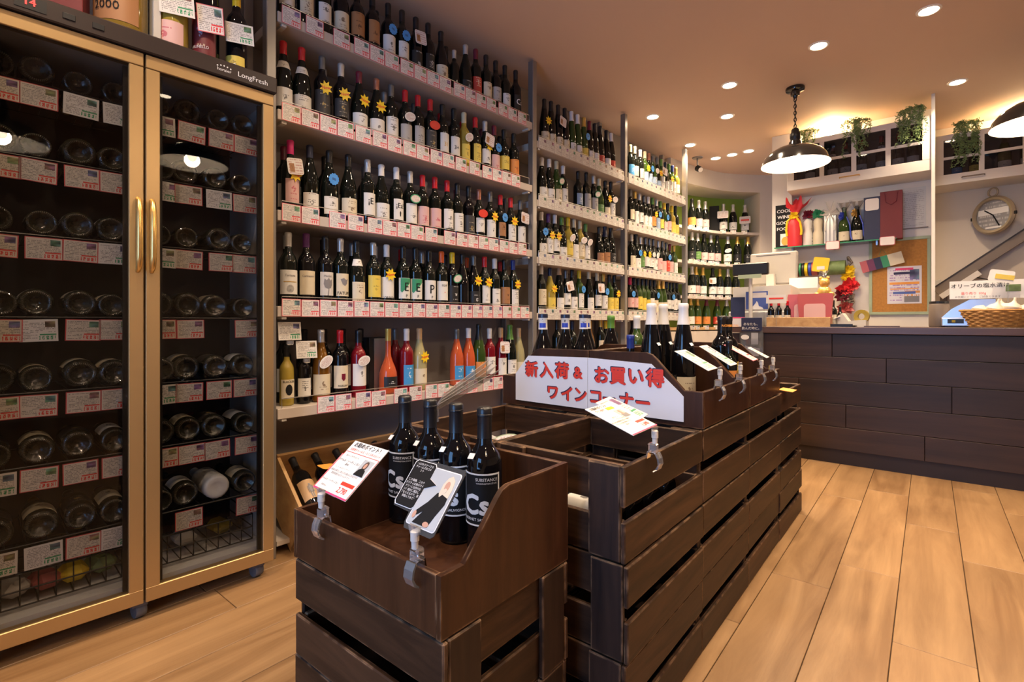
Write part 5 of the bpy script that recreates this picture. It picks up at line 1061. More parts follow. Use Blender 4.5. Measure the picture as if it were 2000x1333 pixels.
for i, (px, Y) in enumerate(((1572, 4.36), (1592, 4.315))):
    t = T_('snack_pouch', px, Y, CT + .010, ('pink stand-up pouch partly hidden behind its neighbour on the counter', 'pink stand-up snack pouch at the front of the counter tray')[i], 'pouch', R(6 - 10 * i)); O('pouch', smooth_by(MB().prism([(-.10, 0), (.10, 0), (.115, .21), (.11, .235), (-.11, .235), (-.115, .21)], .03, axis='y', o=-.015).mesh('pouch'), 30), M['pinkpouch'], t); O('window_panel', MB().prism(rrect(.14, .12, .02), .002, axis='y'), M['l_pink'], t, (0, -.0175, .10))
    O('green_mark', MB().prism(ell(.03, .012), .002, axis='y'), M['leaf'], t, (.0, -.019, .045))
for i, px in enumerate((1627, 1641)): bottle(cpos(px, 4.42, CT), R(-90), 'S', 'gdark', 'black', 'cream', (.02, .11), None, (), .62 + .2 * (1 - i), n=16, label=('little dark bottle with cream label beside the pink pouches', 'shorter dark bottle with cream label next to the tape dispenser')[i], cat='small bottle', group='small bottles on the counter')
t = T_('pen_tray', 1640, 4.34, CT, 'flat black tray on the counter', 'tray'); O('tray', MB().prism(rrect(.20, .12, .02), .012, axis='z'), M['black'], t); O('rim', MB().box((0, -.058, .016), (.17, .004, .010)), M['black'], t)
t = T_('tape_dispenser', 1666, 4.40, CT, 'cream tape dispenser with a yellow roll', 'tape dispenser', R(-15)); O('base', smooth_by(MB().prism([(-.09, 0), (.09, 0), (.09, .05), (.05, .05), (-.02, .04), (-.06, .10), (-.09, .08)], .05, axis='y', o=-.025).mesh('base'), 30), M['white'], t); O('tape_roll', smooth_by(MB().lathe([(.022, -.011), (.048, -.011), (.048, .011), (.022, .011), (.022, -.011)], 24).mesh('tape_roll'), 40), M['gyell'], t, (.055, 0, .075), (R(90), 0, 0)); O('label_flap', MB().box((-.075, -.01, .095), (.06, .05, .004)), M['paper'], t, (0, 0, 0), (0, R(-20), 0))
ns = O('notepad', MB().box((0, 0, .004), (.20, .12, .008)), M['countertop'], None, cpos(1722, 4.36), (0, 0, .05)); tag(ns, 'thin dark folder lying on the counter', 'folder')

# things on the white wall behind the counter
WY = 5.417
rod = T_('ribbon_rack', 1600, WY, 1.43, 'rod of coloured ribbon spools on the white wall', 'ribbon rack'); 
rx = [at_y(p, WY - .06)[0] - rod.location.x for p in (1548, 1650)]
O('rod', MB().tube([(rx[0], -.06, .06), (rx[1], -.06, .06)], .006, 8), M['wire'], rod)
for e in rx: O('bracket', MB().box((e, -.03, .06), (.008, .06, .02)), M['wire'], rod)
for px, w_, c_ in ((1557, .022, 'c_red'), (1564, .016, 'greenp'), (1570, .016, 'black'), (1576, .024, 'star'), (1583, .022, 'blue'), (1592, .045, 'pinkpouch'), (1631, .16, 'leaf')):
    x = at_y(px, WY - .06)[0] - rod.location.x; O('spool', smooth_by(MB().lathe([(.012, -w_ / 2), (.062, -w_ / 2), (.062, w_ / 2), (.012, w_ / 2)], 20).mesh('spool'), 40), M[c_], rod, (x, -.06, .06), (0, R(90), 0))
t = T_('yellow_tag', 1603, WY - .13, 1.46, 'bright yellow price tag in front of the ribbon spools', 'price tag'); O('card', MB().prism(rrect(.125, .13, .012), .003, axis='y'), M['star'], t, (0, 0, .06), (0, R(10), 0)); O('figures', MB().box((0, -.0015, .03), (.06, .001, .03)), M['paper'], t)
t = T_('white_card', 1569, 4.60, 1.27, 'blank bright white card above the register', 'card'); O('card', MB().box((0, 0, .045), (.20, .004, .085)), M['paper'], t); O('stem', MB().box((-.05, .01, -.13), (.012, .012, .30)), M['acryl'], t)
t = T_('gold_gift', 1610, 4.62, CT, 'gold foil teddy-shaped gift wrapped in clear film', 'gift'); 
for (c_, r_) in (((0, 0, .27), .050), ((0, 0, .345), .038), ((-.045, -.02, .25), .022), ((.05, -.02, .25), .022), ((-.025, 0, .38), .014), ((.025, 0, .38), .014), ((-.03, -.02, .215), .026), ((.035, -.02, .215), .026)): O('bundle', smooth_by(MB().lathe([(r_ * math.sin(math.pi * i / 8), -r_ * math.cos(math.pi * i / 8)) for i in range(9)], 14).mesh('bundle')), M['goldgift'], t, c_)
O('film_top', smooth_by(MB().lathe([(.012, .385), (.010, .40), (.035, .44)], 14).mesh('film_top')), M['acryl'], t); O('pedestal', MB().box((0, 0, .095), (.11, .09, .19), b=.004), M['leaflet'], t)
t = T_('bow_strand', 1657, WY, 1.10, 'hanging strand of gift bows, yellow red brown and pink', 'decoration'); O('cord', MB().tube([(0, -.03, .02), (0, -.03, .47)], .003, 6), M['black'], t); O('hook', MB().tube([(0, 0, .46), (0, -.03, .48), (.03, -.05, .43), (.0, -.05, .40)], .012, 6), M['stair'], t)
rr2 = random.Random(4)
def bow(c, rad, mat, parent, n=16):
    m = MB()
    for i in range(n):
        a = rr2.uniform(0, 6.28); e = rr2.uniform(-.9, .9); d = Vector((math.cos(a) * math.cos(e), -abs(math.sin(a)) * math.cos(e) * .8, math.sin(e))) * rad; s = Vector((-d.z, .3 * rad, d.x)).normalized() * rad * .3
        p = [Vector((0, 0, 0)), d * .55 + s, d, d * .55 - s]; m.add([tuple(v) for v in p] + [tuple(v + Vector((0, -.002, .002))) for v in p], [(0, 1, 2, 3), (7, 6, 5, 4), (0, 4, 5, 1), (1, 5, 6, 2), (2, 6, 7, 3), (3, 7, 4, 0)])
    return O('bow', m, M[mat], parent, c)
for c_, r_, mm in (((0, -.05, .36), .065, 'star'), ((0, -.05, .31), .06, 'star'), ((.01, -.05, .235), .085, 'redtissue'), ((-.02, -.05, .20), .08, 'redtissue'), ((-.03, -.05, .14), .075, 'c_wine'), ((.0, -.05, .11), .07, 'stair'), ((-.01, -.05, .03), .075, 'pinkpouch'), ((-.03, -.05, .02), .06, 'pinkpouch')): bow(c_, r_, mm, t, 26)
# cork board
x0, zc = at_y(1697, WY - .02); x1 = at_y(1822, WY - .02)[0] - .012; z0b, z1b = 1.065, 1.715
CB = E('cork_board', ((x0 + x1) / 2, WY, z0b)); tag(CB, 'cork notice board in a mint green frame', 'notice board'); w_, h_ = x1 - x0, z1b - z0b
O('cork', MB().box((0, -.010, h_ / 2), (w_ - .03, .012, h_ - .03)), M['cork'], CB)
for (c_, d_) in (((0, -.012, .012), (w_, .022, .024)), ((0, -.012, h_ - .012), (w_, .022, .024)), ((-w_ / 2 + .012, -.012, h_ / 2), (.024, .022, h_ - .048)), ((w_ / 2 - .012, -.012, h_ / 2), (.024, .022, h_ - .048))): O('frame_bar', MB().box(c_, d_, b=.002), M['mint'], CB)
t = T_('event_flyer', 1766, WY - .0165, 1.165, 'purple and orange event flyer pinned to the cork board', 'flyer', R(-90)); O('sheet', MB().box((0, 0, .15), (.002, .23, .315)), M['flyer'], t)
for i, (c_, z, w2, hh) in enumerate((('pinkp', .285, .12, .018), ('navy', .25, .14, .02), ('orangep', .165, .20, .02), ('orangep', .118, .19, .008), ('inkgrey', .03, .10, .05), ('signblue', .085, .15, .02))): O('print_block', MB().box((.0015, .0 if i != 4 else .05, z), (.001, w2, hh)), M[c_], t)
t = T_('colour_chart', 1722, WY - .045, 1.515, 'hanging strip of colour swatches across the cork board', 'swatch card'); ccs = ('pinkpouch', 'c_wine', 'navyc', 'greenp', 'l_cream', 'l_cream')
for i, c_ in enumerate(ccs): O('swatch', MB().box((-.125 + .05 * i, 0, .0), (.05, .004, .10)), M[c_], t, (0, 0, 0), (0, R(-14), 0))
O('string', MB().tube([(-.02, 0, .06), (.0, .015, .12), (.03, 0, .07)], .0015, 5), M['greenp'], t)
t = T_('wall_notice', 1783, WY - .002, 1.80, 'white printed notice on the wall under the glazed cabinet', 'notice', R(-90)); O('sheet', MB().box((0, 0, .16), (.002, .17, .34)), M['sheet'], t); O('ledge', MB().box((.008, 0, -.012), (.016, .20, .006)), M['stair'], t)
# glass shelf with gifts
GY = WY - .10; GZ = 1.70
ga, gb = at_y(1517, GY)[0], at_y(1752, GY)[0]
t = E('glass_shelf', ((ga + gb) / 2, WY, GZ - .008)); tag(t, 'glass shelf of wrapped gifts on the white wall', 'shelf'); O('glass_plate', MB().box((0, -.10, 0), (gb - ga, .20, .008)), M['acryl'], t); O('edge', MB().box((0, -.2005, 0), (gb - ga, .002, .009)), M['greenp'], t)
for e in (-.35, .0, .35): O('bracket', MB().box((e * (gb - ga), -.06, -.02), (.012, .12, .03)), M['steel'], t)
def g_at(px, Y=GY): return cpos(px, Y, GZ - .003)
t = E('black_sign', g_at(1529, WY - .145), R(0)); tag(t, 'black placard with white block lettering at the shelf end', 'sign'); O('board', MB().box((0, 0, .20), (.12, .012, .40)), M['inkm'], t)
for i, s in enumerate(('COOL', 'WINE', 'GOOD', 'FOOD')): text(s, M['whitep'], t, (.01, -.008, .34 - .055 * i), .042, FACE_Y, .02)
O('orange_mark', MB().prism(ell(.03, .04), .002, axis='y', o=-.009), M['orangep'], t, (.02, 0, .06)); O('white_patch', MB().box((.02, -.0068, .075), (.08, .0015, .11)), M['whitep'], t)
t = E('wrapped_bottle', g_at(1552, GY - .03)); tag(t, 'bottle wrapped in red tissue with a yellow ribbon', 'gift'); wm = MB().lathe([(0, 0), (.055, 0), (.060, .02), (.056, .20), (.040, .26), (.022, .29), (.05, .34), (.085, .385), (.115, .42)], 40)
wm.v = [(x * (1 + .10 * math.sin(7 * math.atan2(y, x)) * (1 if z > .02 else 0)) * (1 + max(0, z - .3) * 3.0 * math.sin(3 * math.atan2(y, x))), y * (.55 if z > .3 else 1.0), z + max(0, z - .3) * .35 * math.sin(5 * math.atan2(y, x))) for x, y, z in wm.v]
O('wrap', smooth_by(wm.mesh('wrap')), M['redtissue'], t); bow((0, -.03, .285), .045, 'star', t, 30)
O('ribbon_tail', MB().tube([(-.01, -.03, .28), (-.055, -.03, .24), (-.062, -.035, .16), (-.055, -.04, .10)], .010, 6), M['star'], t); O('ribbon_tail', MB().tube([(.01, -.03, .28), (.05, -.03, .22), (.062, -.035, .14), (.06, -.04, .10)], .010, 6), M['star'], t)
for i, (px, m1, m2, bm, lab) in enumerate(((1578, 'l_white', 'paper', 'c_wine', 'white wrapped bottle with dark red bow on the glass shelf'), (1598, 'l_cream', 'l_tan', 'greenp', 'kraft wrapped bottle with dark green bow on the glass shelf'))):
    t = E('wrapped_bottle', g_at(px)); tag(t, lab, 'gift'); O('wrap', smooth_by(MB().lathe([(0, 0), (.038, 0), (.041, .01), (.041, .11), (.030, .14), (.036, .20), (.038, .225), (.02, .25), (0, .26)], 20).mesh('wrap'), 50), M[m1], t); bow((0, -.01, .285), .055, bm, t, 30)
t = E('gift_bag', g_at(1622)); tag(t, 'silver striped gift bag tied with a silver bow', 'gift'); O('bag', MB().box((0, 0, .13), (.095, .06, .26), b=.006), M['silverrib'], t)
for i in range(3): O('stripe', MB().box((-.03 + .03 * i, -.031, .13), (.007, .002, .25)), M['inkgrey'], t)
for a in (-1, 1): O('bow_loop', smooth_by(MB().tube([(0, -.03, .28), (a * .05, -.035, .31), (a * .075, -.035, .27), (a * .03, -.035, .262), (0, -.03, .28)], .010, 6).mesh('bow_loop')), M['silverrib'], t); O('bow_tail', MB().tube([(0, -.03, .28), (a * .02, -.034, .34), (a * .03, -.034, .38)], .006, 6), M['silverrib'], t); O('bow_tail', MB().tube([(0, -.03, .28), (a * .03, -.04, .20), (a * .035, -.04, .12)], .006, 6), M['silverrib'], t)
for px, gl, bm, lab in ((1649, 'ggreen', 'blue', 'green bottle with a blue satin bow on the glass shelf'), (1674, 'gdark', 'goldgift', 'dark bottle with gold foil top and blue ribbon on the glass shelf')):
    o = bottle(g_at(px), R(-90), 'C', gl, None, 'cream', (.02, .10), None, (), 1.0, n=20, label=lab, cat='gift bottle'); bow((0, -.0, .255) if 0 else (.02, 0, .235 if bm == 'blue' else .25), .055, bm, o, 34)
    O('ribbon_tail', MB().tube([(.02, .02, .23), (.035, .045, .15), (.03, .05, .06), (.04, .06, .02)], .006, 6), M['blue'], o); O('film_top', smooth_by(MB().lathe([(.015, .28), (.02, .30), (.06, .37)], 14).mesh('film_top')), M['acryl'], o)
t = E('wine_carton', g_at(1704)); tag(t, 'navy wine carton with a white tag', 'box'); O('carton', MB().box((0, 0, .185), (.115, .09, .37), b=.002), M['navyc'], t); O('tag_card', MB().prism(rrect(.095, .10, .014), .003, axis='y'), M['leaflet'], t, (0, -.050, .305))
t = E('wine_bag', g_at(1741)); tag(t, 'burgundy paper wine bag with cord handle', 'bag'); O('bag', MB().box((0, 0, .20), (.15, .09, .40), b=.002), M['burg'], t); O('cord_handle', MB().tube([(-.045, -.048, .385), (-.035, -.05, .31), (0, -.05, .285), (.035, -.05, .31), (.045, -.048, .385)], .003, 6), M['c_wine'], t)
for px, lab in ((1626, 'pink edged price tag under the silver gift bag'), (1733, 'pink edged price tag under the burgundy bag')):
    x, z = at_y(px, GY - .105); t = E('price_tag', (x, GY - .105, GZ - .055)); tag(t, lab, 'price tag'); O('edge', MB().prism(rrect(.105, .075, .01), .002, axis='y'), M['pinkpouch'], t, (0, .001, .03)); O('face', MB().prism(rrect(.095, .066, .009), .002, axis='y'), M['leaflet'], t, (0, -.0015, .03))

# glazed wall cabinets
def cabinet(xa, xb, yf, yb, z0, z1, cols, label, inside):
    t = E('glazed_cabinet', ((xa + xb) / 2, yf, z0)); tag(t, label, 'cabinet', 'white glazed wall cabinets'); W_, D_, H_ = xb - xa, yb - yf, z1 - z0
    for (c_, d_, nm) in (((0, D_ / 2 + .01, .009), (W_, D_ - .02, .018), 'bottom_board'), ((0, D_ / 2 + .01, H_ - .009), (W_, D_ - .02, .018), 'top_board'), ((-W_ / 2 + .009, D_ / 2 + .01, H_ / 2), (.018, D_ - .02, H_ - .036), 'side_board'), ((W_ / 2 - .009, D_ / 2 + .01, H_ / 2), (.018, D_ - .02, H_ - .036), 'side_board')): O(nm, MB().box(c_, d_), M['whitepaint'], t)
    O('back_board', MB().box((0, D_ - .006, H_ / 2), (W_ - .036, .010, H_ - .036)), M['stair'], t)
    O('inner_shelf', MB().box((0, D_ / 2 + .01, .062), (W_ - .036, D_ - .05, .012)), M['whitepaint'], t)
    d = E('door'); d.parent = t; s = .055; bot = .085; mt = .034
    for (c_, d_) in (((0, .010, H_ - .0225), (W_, .020, .045)), ((0, .010, bot / 2), (W_, .020, bot)), ((-W_ / 2 + s / 2, .010, H_ / 2 + .02), (s, .020, H_ - .13)), ((W_ / 2 - s / 2, .010, H_ / 2 + .02), (s, .020, H_ - .13))): O('frame_bar', MB().box(c_, d_, b=.0015), M['whitepaint'], d)
    pw = (W_ - 2 * s - (cols - 1) * mt) / cols; zm = bot + (H_ - .045 - bot) * .47
    for i in range(1, cols): O('mullion', MB().box((-W_ / 2 + s + i * pw + (i - .5) * mt, .010, (bot + H_ - .045) / 2), (mt, .018, H_ - .045 - bot)), M['whitepaint'], d)
    for i in range(cols):
        xc = -W_ / 2 + s + pw / 2 + i * (pw + mt); O('muntin', MB().box((xc, .010, zm), (pw, .016, .022)), M['whitepaint'], d)
        for (a, b) in ((bot, zm - .011), (zm + .011, H_ - .045)): O('glass_pane', MB().box((xc, .011, (a + b) / 2), (pw, .004, b - a)), M['cabglass'], d)
    hx = -.03 * W_ + (.0 if cols == 4 else -.32 * W_); O('handle', MB().tube([(hx - .07, 0, .045), (hx - .07, -.02, .045), (hx + .07, -.02, .045), (hx + .07, 0, .045)], .005, 8), M['stair'] if cols != 4 else M['goldhi'], d)
    for i, (fx, sp, gl, cap, lab) in enumerate(inside):
        bottle((t.location.x + fx * (W_ / 2 - .07), yf + .12, z0 + .069), R(-90), sp, gl, cap, lab, (.025, .085), None, (), 1.0, n=16, neck='white' if sp == 'G' else None, label=f"{cap} capped {GN[gl]} bottle, {ORD[i]} from the niche side inside the {'nearer' if cols == 4 else 'clock side'} glazed cabinet", group='bottles in the glazed cabinets')
CBX0 = at_y(1537, 5.07)[0]; CBX1 = at_y(1819, 5.07)[0]
cabinet(CBX0, CBX1, 5.07, 5.412, 2.176, 2.60, 4, 'white glazed wall cabinet behind the black pendant', [(-.78, 'G', 'gdark', 'black', 'white'), (-.38, 'G', 'gdark', 'wine', 'white'), (-.16, 'G', 'gdark', 'red', 'white'), (.10, 'G', 'gdark', 'red', 'white'), (.42, 'G', 'gdark', 'red', 'white'), (.68, 'G', 'gdark', 'red', 'white'), (.90, 'G', 'gdark', 'wine', 'white')])
x2 = at_y(1826, 5.70)[0]
cabinet(x2 + .002, x2 + 1.62, 5.70, 6.045, 2.176, 2.60, 6, 'white glazed wall cabinet above the clock', [(-.90, 'B', 'gblack', 'black', 'blue'), (-.74, 'C', 'gdark', 'gold', 'yellow'), (-.50, 'C', 'ggreen', 'black', 'white'), (-.32, 'C', 'ggreen', 'gold', 'white'), (-.1, 'C', 'ggreen', 'green', 'white'), (.15, 'B', 'gdark', 'red', 'white')])
O('end_panel', MB().box(((CBX1 + WFX1) / 2 + .006, 5.24, CEIL / 2), (.022, .36, CEIL - .004)), M['whitepaint']).name = 'trim_1'; struct(bpy.data.objects['trim_1'])
o = O('trim_2', MB().box(((WFX0 + CBX0) / 2, 5.35, CEIL / 2), (CBX0 - WFX0 - .004, .13, CEIL - .004)), M['whitepaint']); struct(o)

# trailing plants and small lamps on the cabinets
rv = random.Random(31)
def plant(px, Y, n, drop, label):
    x, z = at_y(px, Y); t = E('trailing_plant', (x, Y, 2.601)); tag(t, label, 'plant', 'trailing plants on the cabinets')
    O('pot', smooth_by(MB().lathe([(0, 0), (.032, 0), (.046, .075), (.048, .08), (.043, .08), (.040, .07), (0, .065)], 16).mesh('pot'), 40), M['white'], t)
    st = MB(); lf = MB()
    for i in range(n):
        a = rv.uniform(-2.9, -.2) if i % 4 else rv.uniform(0, 6.28); r_ = rv.uniform(.055, .10); dp = drop * rv.uniform(.35, 1.0) if i % 5 else -.02
        p = [Vector((.01 * math.cos(a), .01 * math.sin(a), .075)), Vector((.6 * r_ * math.cos(a), .6 * r_ * math.sin(a), .098 + rv.uniform(-.01, .02))), Vector((r_ * math.cos(a), r_ * math.sin(a), .09))]
        fwd = Vector((math.cos(a) * r_, min(math.sin(a) * r_, -.115) if dp > .05 else math.sin(a) * r_, 0)); k = max(2, int(dp / .022))
        for j in range(1, k + 1): p.append(Vector((fwd.x + rv.uniform(-.008, .008) + .016 * math.sin(j * .7 + i), fwd.y + rv.uniform(-.006, .006), .085 - dp * j / k)))
        st.tube(p, .0014, 4)
        for q, b in zip(p[1:], p[2:]):
            for _ in range(4):
                c = q.lerp(b, rv.random()); d = Vector((rv.uniform(-1, 1), rv.uniform(-1, .6), rv.uniform(-.9, .5))).normalized() * rv.uniform(.012, .022); w2 = d.cross(Vector((rv.uniform(-1, 1), 1, .3))).normalized() * .0035
                lf.add([c, c + d * .5 + w2, c + d, c + d * .5 - w2], [(0, 1, 2, 3)])
    O('stems', st, M['leaf'], t); f = O('foliage', lf, M['leaf'], t); f['kind'] = 'stuff'
plant(1579, 5.165, 22, .16, 'small trailing plant directly above the black pendant shade'); plant(1672, 5.165, 26, .32, 'trailing plant above the middle of the nearer glazed cabinet'); plant(1785, 5.165, 34, .32, 'bushy trailing plant at the end of the nearer glazed cabinet'); plant(1885, 5.80, 34, .40, 'trailing plant on the glazed cabinet above the clock')
for px, Y, lb in ((1622, 5.27, 'small uplight on the nearer glazed cabinet'), (1996, 5.88, 'small uplight on the glazed cabinet above the clock')):
    x, z = at_y(px, Y); t = E('uplight', (x, Y, 2.601)); tag(t, lb, 'lamp'); O('base', MB().lathe([(0, 0), (.035, 0), (.035, .015), (.02, .02), (.02, .05), (.032, .05), (.034, .052)], 16), M['white'], t); O('globe', smooth_by(MB().lathe([(0, .045), (.022, .052), (.03, .07), (.022, .09), (0, .098)], 14).mesh('globe')), M['bulb'], t); point('glow', (0, 0, .115), UP_W, t, .03, (1, .72, .36))
# clock, stair, scale, basket on the stair side
x, z = at_y(1940, 6.04); t = E('wall_clock', (x, 5.92, hgt(425, z)), R(-128)); t.scale = (.9, .9, .9); tag(t, 'round bronze rimmed wall clock with a ring on top', 'clock')
O('rim', smooth_by(MB().lathe([(.135, 0), (.175, .002), (.180, .02), (.165, .04), (.145, .036), (.140, .02)], 40).mesh('rim'), 50), M['bronze'], t, (0, 0, 0), (0, R(90), 0)); O('dial', MB().prism(ell(.142, .142, 32), .012, axis='x'), M['clockface'], t, (.004, 0, 0)); O('white_band', MB().box((.0185, 0, .035), (.003, .25, .055)), M['paper'], t); O('white_band', MB().box((.0185, 0, -.115), (.003, .13, .018)), M['paper'], t)
for a, l in ((.9, .09), (3.6, .12)): O('hand', MB().box((.022, 0, l / 2), (.003, .010, l)), M['inkm'], t, (0, 0, 0), (a, 0, 0))
O('ring', smooth_by(MB().tube([(.02, .04 * math.cos(a), .215 + .04 * math.sin(a)) for a in [i * math.pi / 8 for i in range(16)]], .008, 8, closed=True).mesh('ring')), M['bronze'], t)
O('wall_bracket', MB().box((-.07, 0, 0), (.14, .03, .03)), M['bronze'], t, (0, 0, 0), (0, 0, R(38)))
for a in (-1, 1): O('side_lug', MB().box((.02, a * .178, -.01), (.02, .02, .03), b=.003), M['black'], t)
xs, zs = at_y(1824, 5.98); xe, ze = at_y(2010, 5.98); za, zb_ = hgt(566, zs), hgt(446, ze)
t = struct(E('trim_stair', (xs, 5.985, za))); L_ = math.hypot(xe - xs, zb_ - za); an = math.atan2(zb_ - za, xe - xs)
O('stringer', MB().box((L_ * .77, 0, -.025), (L_ * 1.55, .10, .075)), M['stair'], t, (0, 0, 0), (0, -an, 0)); O('stringer_cap', MB().box((L_ * .77, -.052, .012), (L_ * 1.55, .004, .012)), M['plinth'], t, (0, 0, 0), (0, -an, 0)); O('soffit_board', MB().box((L_ * .20, -.02, -.085), (L_ * .42, .12, .045)), M['whitepaint'], t, (0, 0, 0), (0, -an, 0))
t = T_('cable_bundle', 1843, 6.0, 1.0, 'dark cables and adapter strip hanging by the stair foot', 'cables'); O('adapter', MB().box((0, 0, .15), (.05, .04, .28), b=.004), M['stair'], t)
for i in range(3): O('cable', MB().tube([(.01 * i, -.02, .30), (.05 + .01 * i, -.03, .36 + .02 * i), (.18, -.03, .40), (.32, -.03, .36)], .004, 5), M['black'], t)
O('junction_box', MB().box((.02, -.02, .345), (.12, .05, .07), b=.004), M['white'], t, (0, 0, 0), (0, R(-15), 0))
t = T_('kitchen_scale', 1877, 4.46, CT, 'steel kitchen scale with sloped hood on the counter', 'scale'); O('body', MB().box((.02, 0, .035), (.24, .20, .055), b=.005), M['steel'], t); O('feet', MB().box((.02, 0, .005), (.20, .16, .010)), M['black'], t); O('hood', MB().prism([(-.10, .063), (.16, .063), (.16, .18), (.04, .18), (-.05, .12)], .18, axis='y', o=-.08), M['steel'], t); O('display', MB().box((-.03, -.102, .04), (.08, .004, .028)), M['black'], t); O('reading', MB().box((-.04, -.105, .04), (.018, .002, .016)), M['gyell'], t)
t = T_('dark_canister', 1834, 4.50, CT, 'dark grey canister at the end of the white wall', 'canister'); O('can', smooth_by(MB().lathe([(0, 0), (.05, 0), (.055, .01), (.055, .15), (.05, .16), (0, .16)], 20).mesh('can'), 40), M['stair'], t); O('lid', MB().lathe([(.052, .16), (.052, .175), (0, .178)], 20), M['black'], t)
t = T_('wicker_basket', 1952, 4.40, CT, 'woven wicker basket of white bulbs on the counter', 'basket', .1); bp = []
for k in range(9):
    h = .002 + k * .0125; f = 1 + .24 * k / 8; O('weave_band', smooth_by(MB().tube([((.15 * f + .003 * (-1) ** (i + k)) * math.cos(2 * math.pi * i / 32), (.085 * f + .003 * (-1) ** (i + k)) * math.sin(2 * math.pi * i / 32), h + .006) for i in range(32)], .0072, 6, closed=True).mesh('weave_band')), M['wicker'], t)
for i in range(16):
    a = 2 * math.pi * i / 16; O('stake', MB().tube([(.15 * math.cos(a), .085 * math.sin(a), .0), (.186 * math.cos(a), .106 * math.sin(a), .115)], .005, 5), M['wicker'], t)
O('base_weave', MB().prism(ell(.15, .085, 24), .012, axis='z'), M['wicker'], t)
bul = smooth_by(MB().lathe([(0, 0), (.02, .002), (.042, .018), (.046, .034), (.034, .055), (.014, .068), (.007, .085), (.008, .10), (0, .102)], 16).mesh('bulb_skin'))
for i, (dx, dy, dz) in enumerate(((-.10, -.03, .075), (-.03, -.04, .082), (.05, -.04, .088), (.11, -.01, .075), (-.06, .04, .085), (.03, .03, .09))):
    p = t.location; o = O('garlic_bulb', bul, M['garlic'], None, (p.x + dx, p.y + dy, p.z + dz), (rv.uniform(-.4, .4), rv.uniform(-.4, .4), 0)); tag(o, f"white garlic-like bulb in the wicker basket, {ORD[i]} of six", 'vegetable', 'bulbs in the basket')
t = T_('counter_notice', 1925, 4.56, CT, 'white handwritten notice standing behind the wicker basket', 'sign', 0); O('sheet', MB().box((0, 0, .25), (.36, .004, .12)), M['paper'], t); O('stand', MB().box((0, .02, .095), (.10, .04, .19), b=.004), M['acryl'], t)
text('オリーブの塩水漬け', M['inkm'], t, (-.03, -.004, .275), .032, FACE_Y, .01); text('量り売り 100g', M['red'], t, (-.06, -.004, .225), .020, FACE_Y); text('お気軽にどうぞ　ご試食できます', M['inkgrey'], t, (-.04, -.004, .202), .015, FACE_Y); O('olive_photo', MB().box((.13, -.003, .255), (.07, .002, .045)), M['leaf'], t)
t = T_('white_tag', 1956, 4.50, CT + .30, 'white and yellow tag card above the handwritten notice', 'tag'); O('card', MB().prism(rrect(.12, .075, .012), .003, axis='y'), M['paper'], t, (0, 0, .03), (0, R(12), 0)); O('yellow_patch', MB().box((.01, -.003, .025), (.09, .002, .03)), M['l_yellow'], t, (0, 0, 0), (0, R(12), 0)); O('stick', MB().box((.03, .008, -.13), (.008, .006, .30)), M['acryl'], t)

# ------------------------------------------------------------------ niche shelves with sparkling wine
NZ = [2.073, 1.69, 1.297, .943]
fine = bez(NP, 4)
def n_px(p): return CX + F * (CA * p[0] + SA * p[1]) / (-SA * p[0] + CA * p[1])
nsh = tag(E('niche_shelving', (-1.93, 6.05, 0)), 'curved pale wood shelves inside the green niche', 'shelving')
for z in NZ:
    m = MB(); strip(m, [(a - nsh.location.x, b - nsh.location.y) for a, b in off(NP[:iN + 1], .012)], [(a - nsh.location.x, b - nsh.location.y) for a, b in off(NP[:iN + 1], ND - .004)], z - .030, z); O('shelf_board', m, M['pine'] if z < 1 else M['shelf'], nsh)
def niche_pos(px, d):
    pts = off(fine, d); return min(pts, key=lambda p: abs(n_px(p) - px))
def n_rz(p):                                      # facing the camera side
    return math.atan2(-p[1], -p[0]) 
NR = [[(1352, 'gdark', 'black', 'orange'), (1366, 'gdark', 'silver', 'pink'), (1378, 'gdark', 'silver', 'pink'), (1412, 'gdark', 'silver', 'white'), (1432, 'gblack', 'silver', 'white'), (1455, 'gblack', 'silver', 'white')],
      [(1351, 'gdark', 'silver', 'black'), (1361, 'gdark', 'silver', 'green'), (1375, 'gdark', 'black', 'pink'), (1388, 'gdark', 'silver', 'pink'), (1400, 'gdark', 'black', 'pink'), (1421, 'gdark', 'silver', 'white', 'oval'), (1440, 'gdark', 'gold', 'black'), (1461, 'gdark', 'gold', 'black')],
      [(1351, 'gdark', 'silver', 'white'), (1360, 'gdark', 'gold', 'pink'), (1373, 'gdark', 'gold', 'white'), (1392, 'gdark', 'black', 'white', 'hang'), (1406, 'gdark', 'gold', 'white'), (1422, 'gdark', 'silver', 'white'), (1437, 'gdark', 'silver', 'cream')],
      [(1350, 'ggreen', 'gold', 'white'), (1362, 'ggreen', 'gold', 'orange'), (1380, 'ggreen', 'wine', 'orange'), (1400, 'ggreen', 'wine', 'red'), (1418, 'ggreen', 'silver', 'white')]]
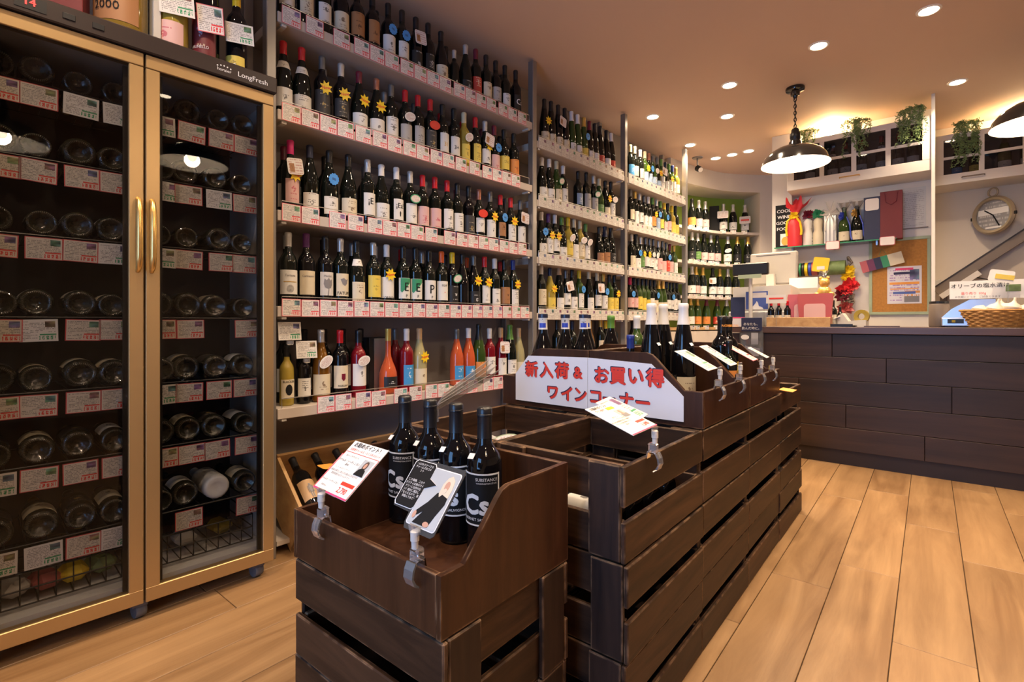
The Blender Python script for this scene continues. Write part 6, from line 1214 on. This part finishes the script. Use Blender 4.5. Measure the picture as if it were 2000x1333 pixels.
for r_, row in enumerate(NR):
    for i, it in enumerate(row):
        p = niche_pos(it[0], .085); bottle((p[0], p[1], NZ[r_]), n_rz(p), 'C', it[1], it[2], it[3], None, None, it[4:], 1.08, n=16, label=f"{it[2]} foiled sparkling bottle, {ORD[i]} from the bottle wall, {SHELFW[r_].replace('fourth shelf down', 'lowest shelf')} of the niche", group='sparkling bottles in the niche')
        q = niche_pos(it[0], .004); c = O('price_card', MB().box((0, 0, 0), (.002, .062, .045)) if i == 0 and r_ == 0 else bpy.data.meshes['niche_card'], M['card_p'], None, (q[0], q[1], NZ[r_] - .002), (0, 0, n_rz(q)))
        if i == 0 and r_ == 0: c.data.name = 'niche_card'
        tag(c, f"small price card, {ORD[i]} from the bottle wall, {SHELFW[r_].replace('fourth shelf down', 'lowest shelf')} of the niche", 'price card', 'price cards in the niche')
p = niche_pos(1394, .16); o = O('gift_box', MB().box((0, 0, .16), (.11, .11, .32), b=.003), M['inkm'], None, (p[0], p[1], NZ[0]), (0, 0, n_rz(p))); tag(o, 'black gift box on the top niche shelf', 'box')
for px, lb in ((1412, 'white card hung on a bottle on the top niche shelf'), (1456, 'red lettered card on the last bottle of the top niche shelf')):
    p = niche_pos(px, .02); o = O('hang_sign', MB().prism(rrect(.12, .085, .01), .002, axis='x'), M['leaflet'], None, (p[0], p[1], NZ[0] + (.20 if px < 1430 else .15)), (0, 0, n_rz(p))); tag(o, lb, 'card')
    if px > 1430: O('red_words', MB().box((.003, 0, -.002), (.001, .09, .02)), M['red'], o)
# ceiling camera beside the end post
z = (CEIL - EYE) * F / (HY - 308); x, y = cw((1362 - CX) / F * z, z); t = E('ceiling_spotlight', (x, y, CEIL), R(-40)); tag(t, 'small swivel spotlight under the ceiling by the end post', 'spotlight')
O('plate', MB().lathe([(0, -.012), (.05, -.010), (.055, 0), (0, 0)], 20), M['post'], t); O('arm', MB().tube([(0, 0, -.01), (0, 0, -.08), (.02, 0, -.11)], .008, 8), M['post'], t); O('head', smooth_by(MB().lathe([(0, -.04), (.028, -.04), (.032, .03), (.02, .045), (0, .045)], 16).mesh('head'), 40), M['black'], t, (.03, 0, -.13), (0, R(-60), 0)); O('lens', MB().lathe([(0, -.0405), (.026, -.0405)], 16), M['enamelw'], t, (.03, 0, -.13), (0, R(-60), 0))
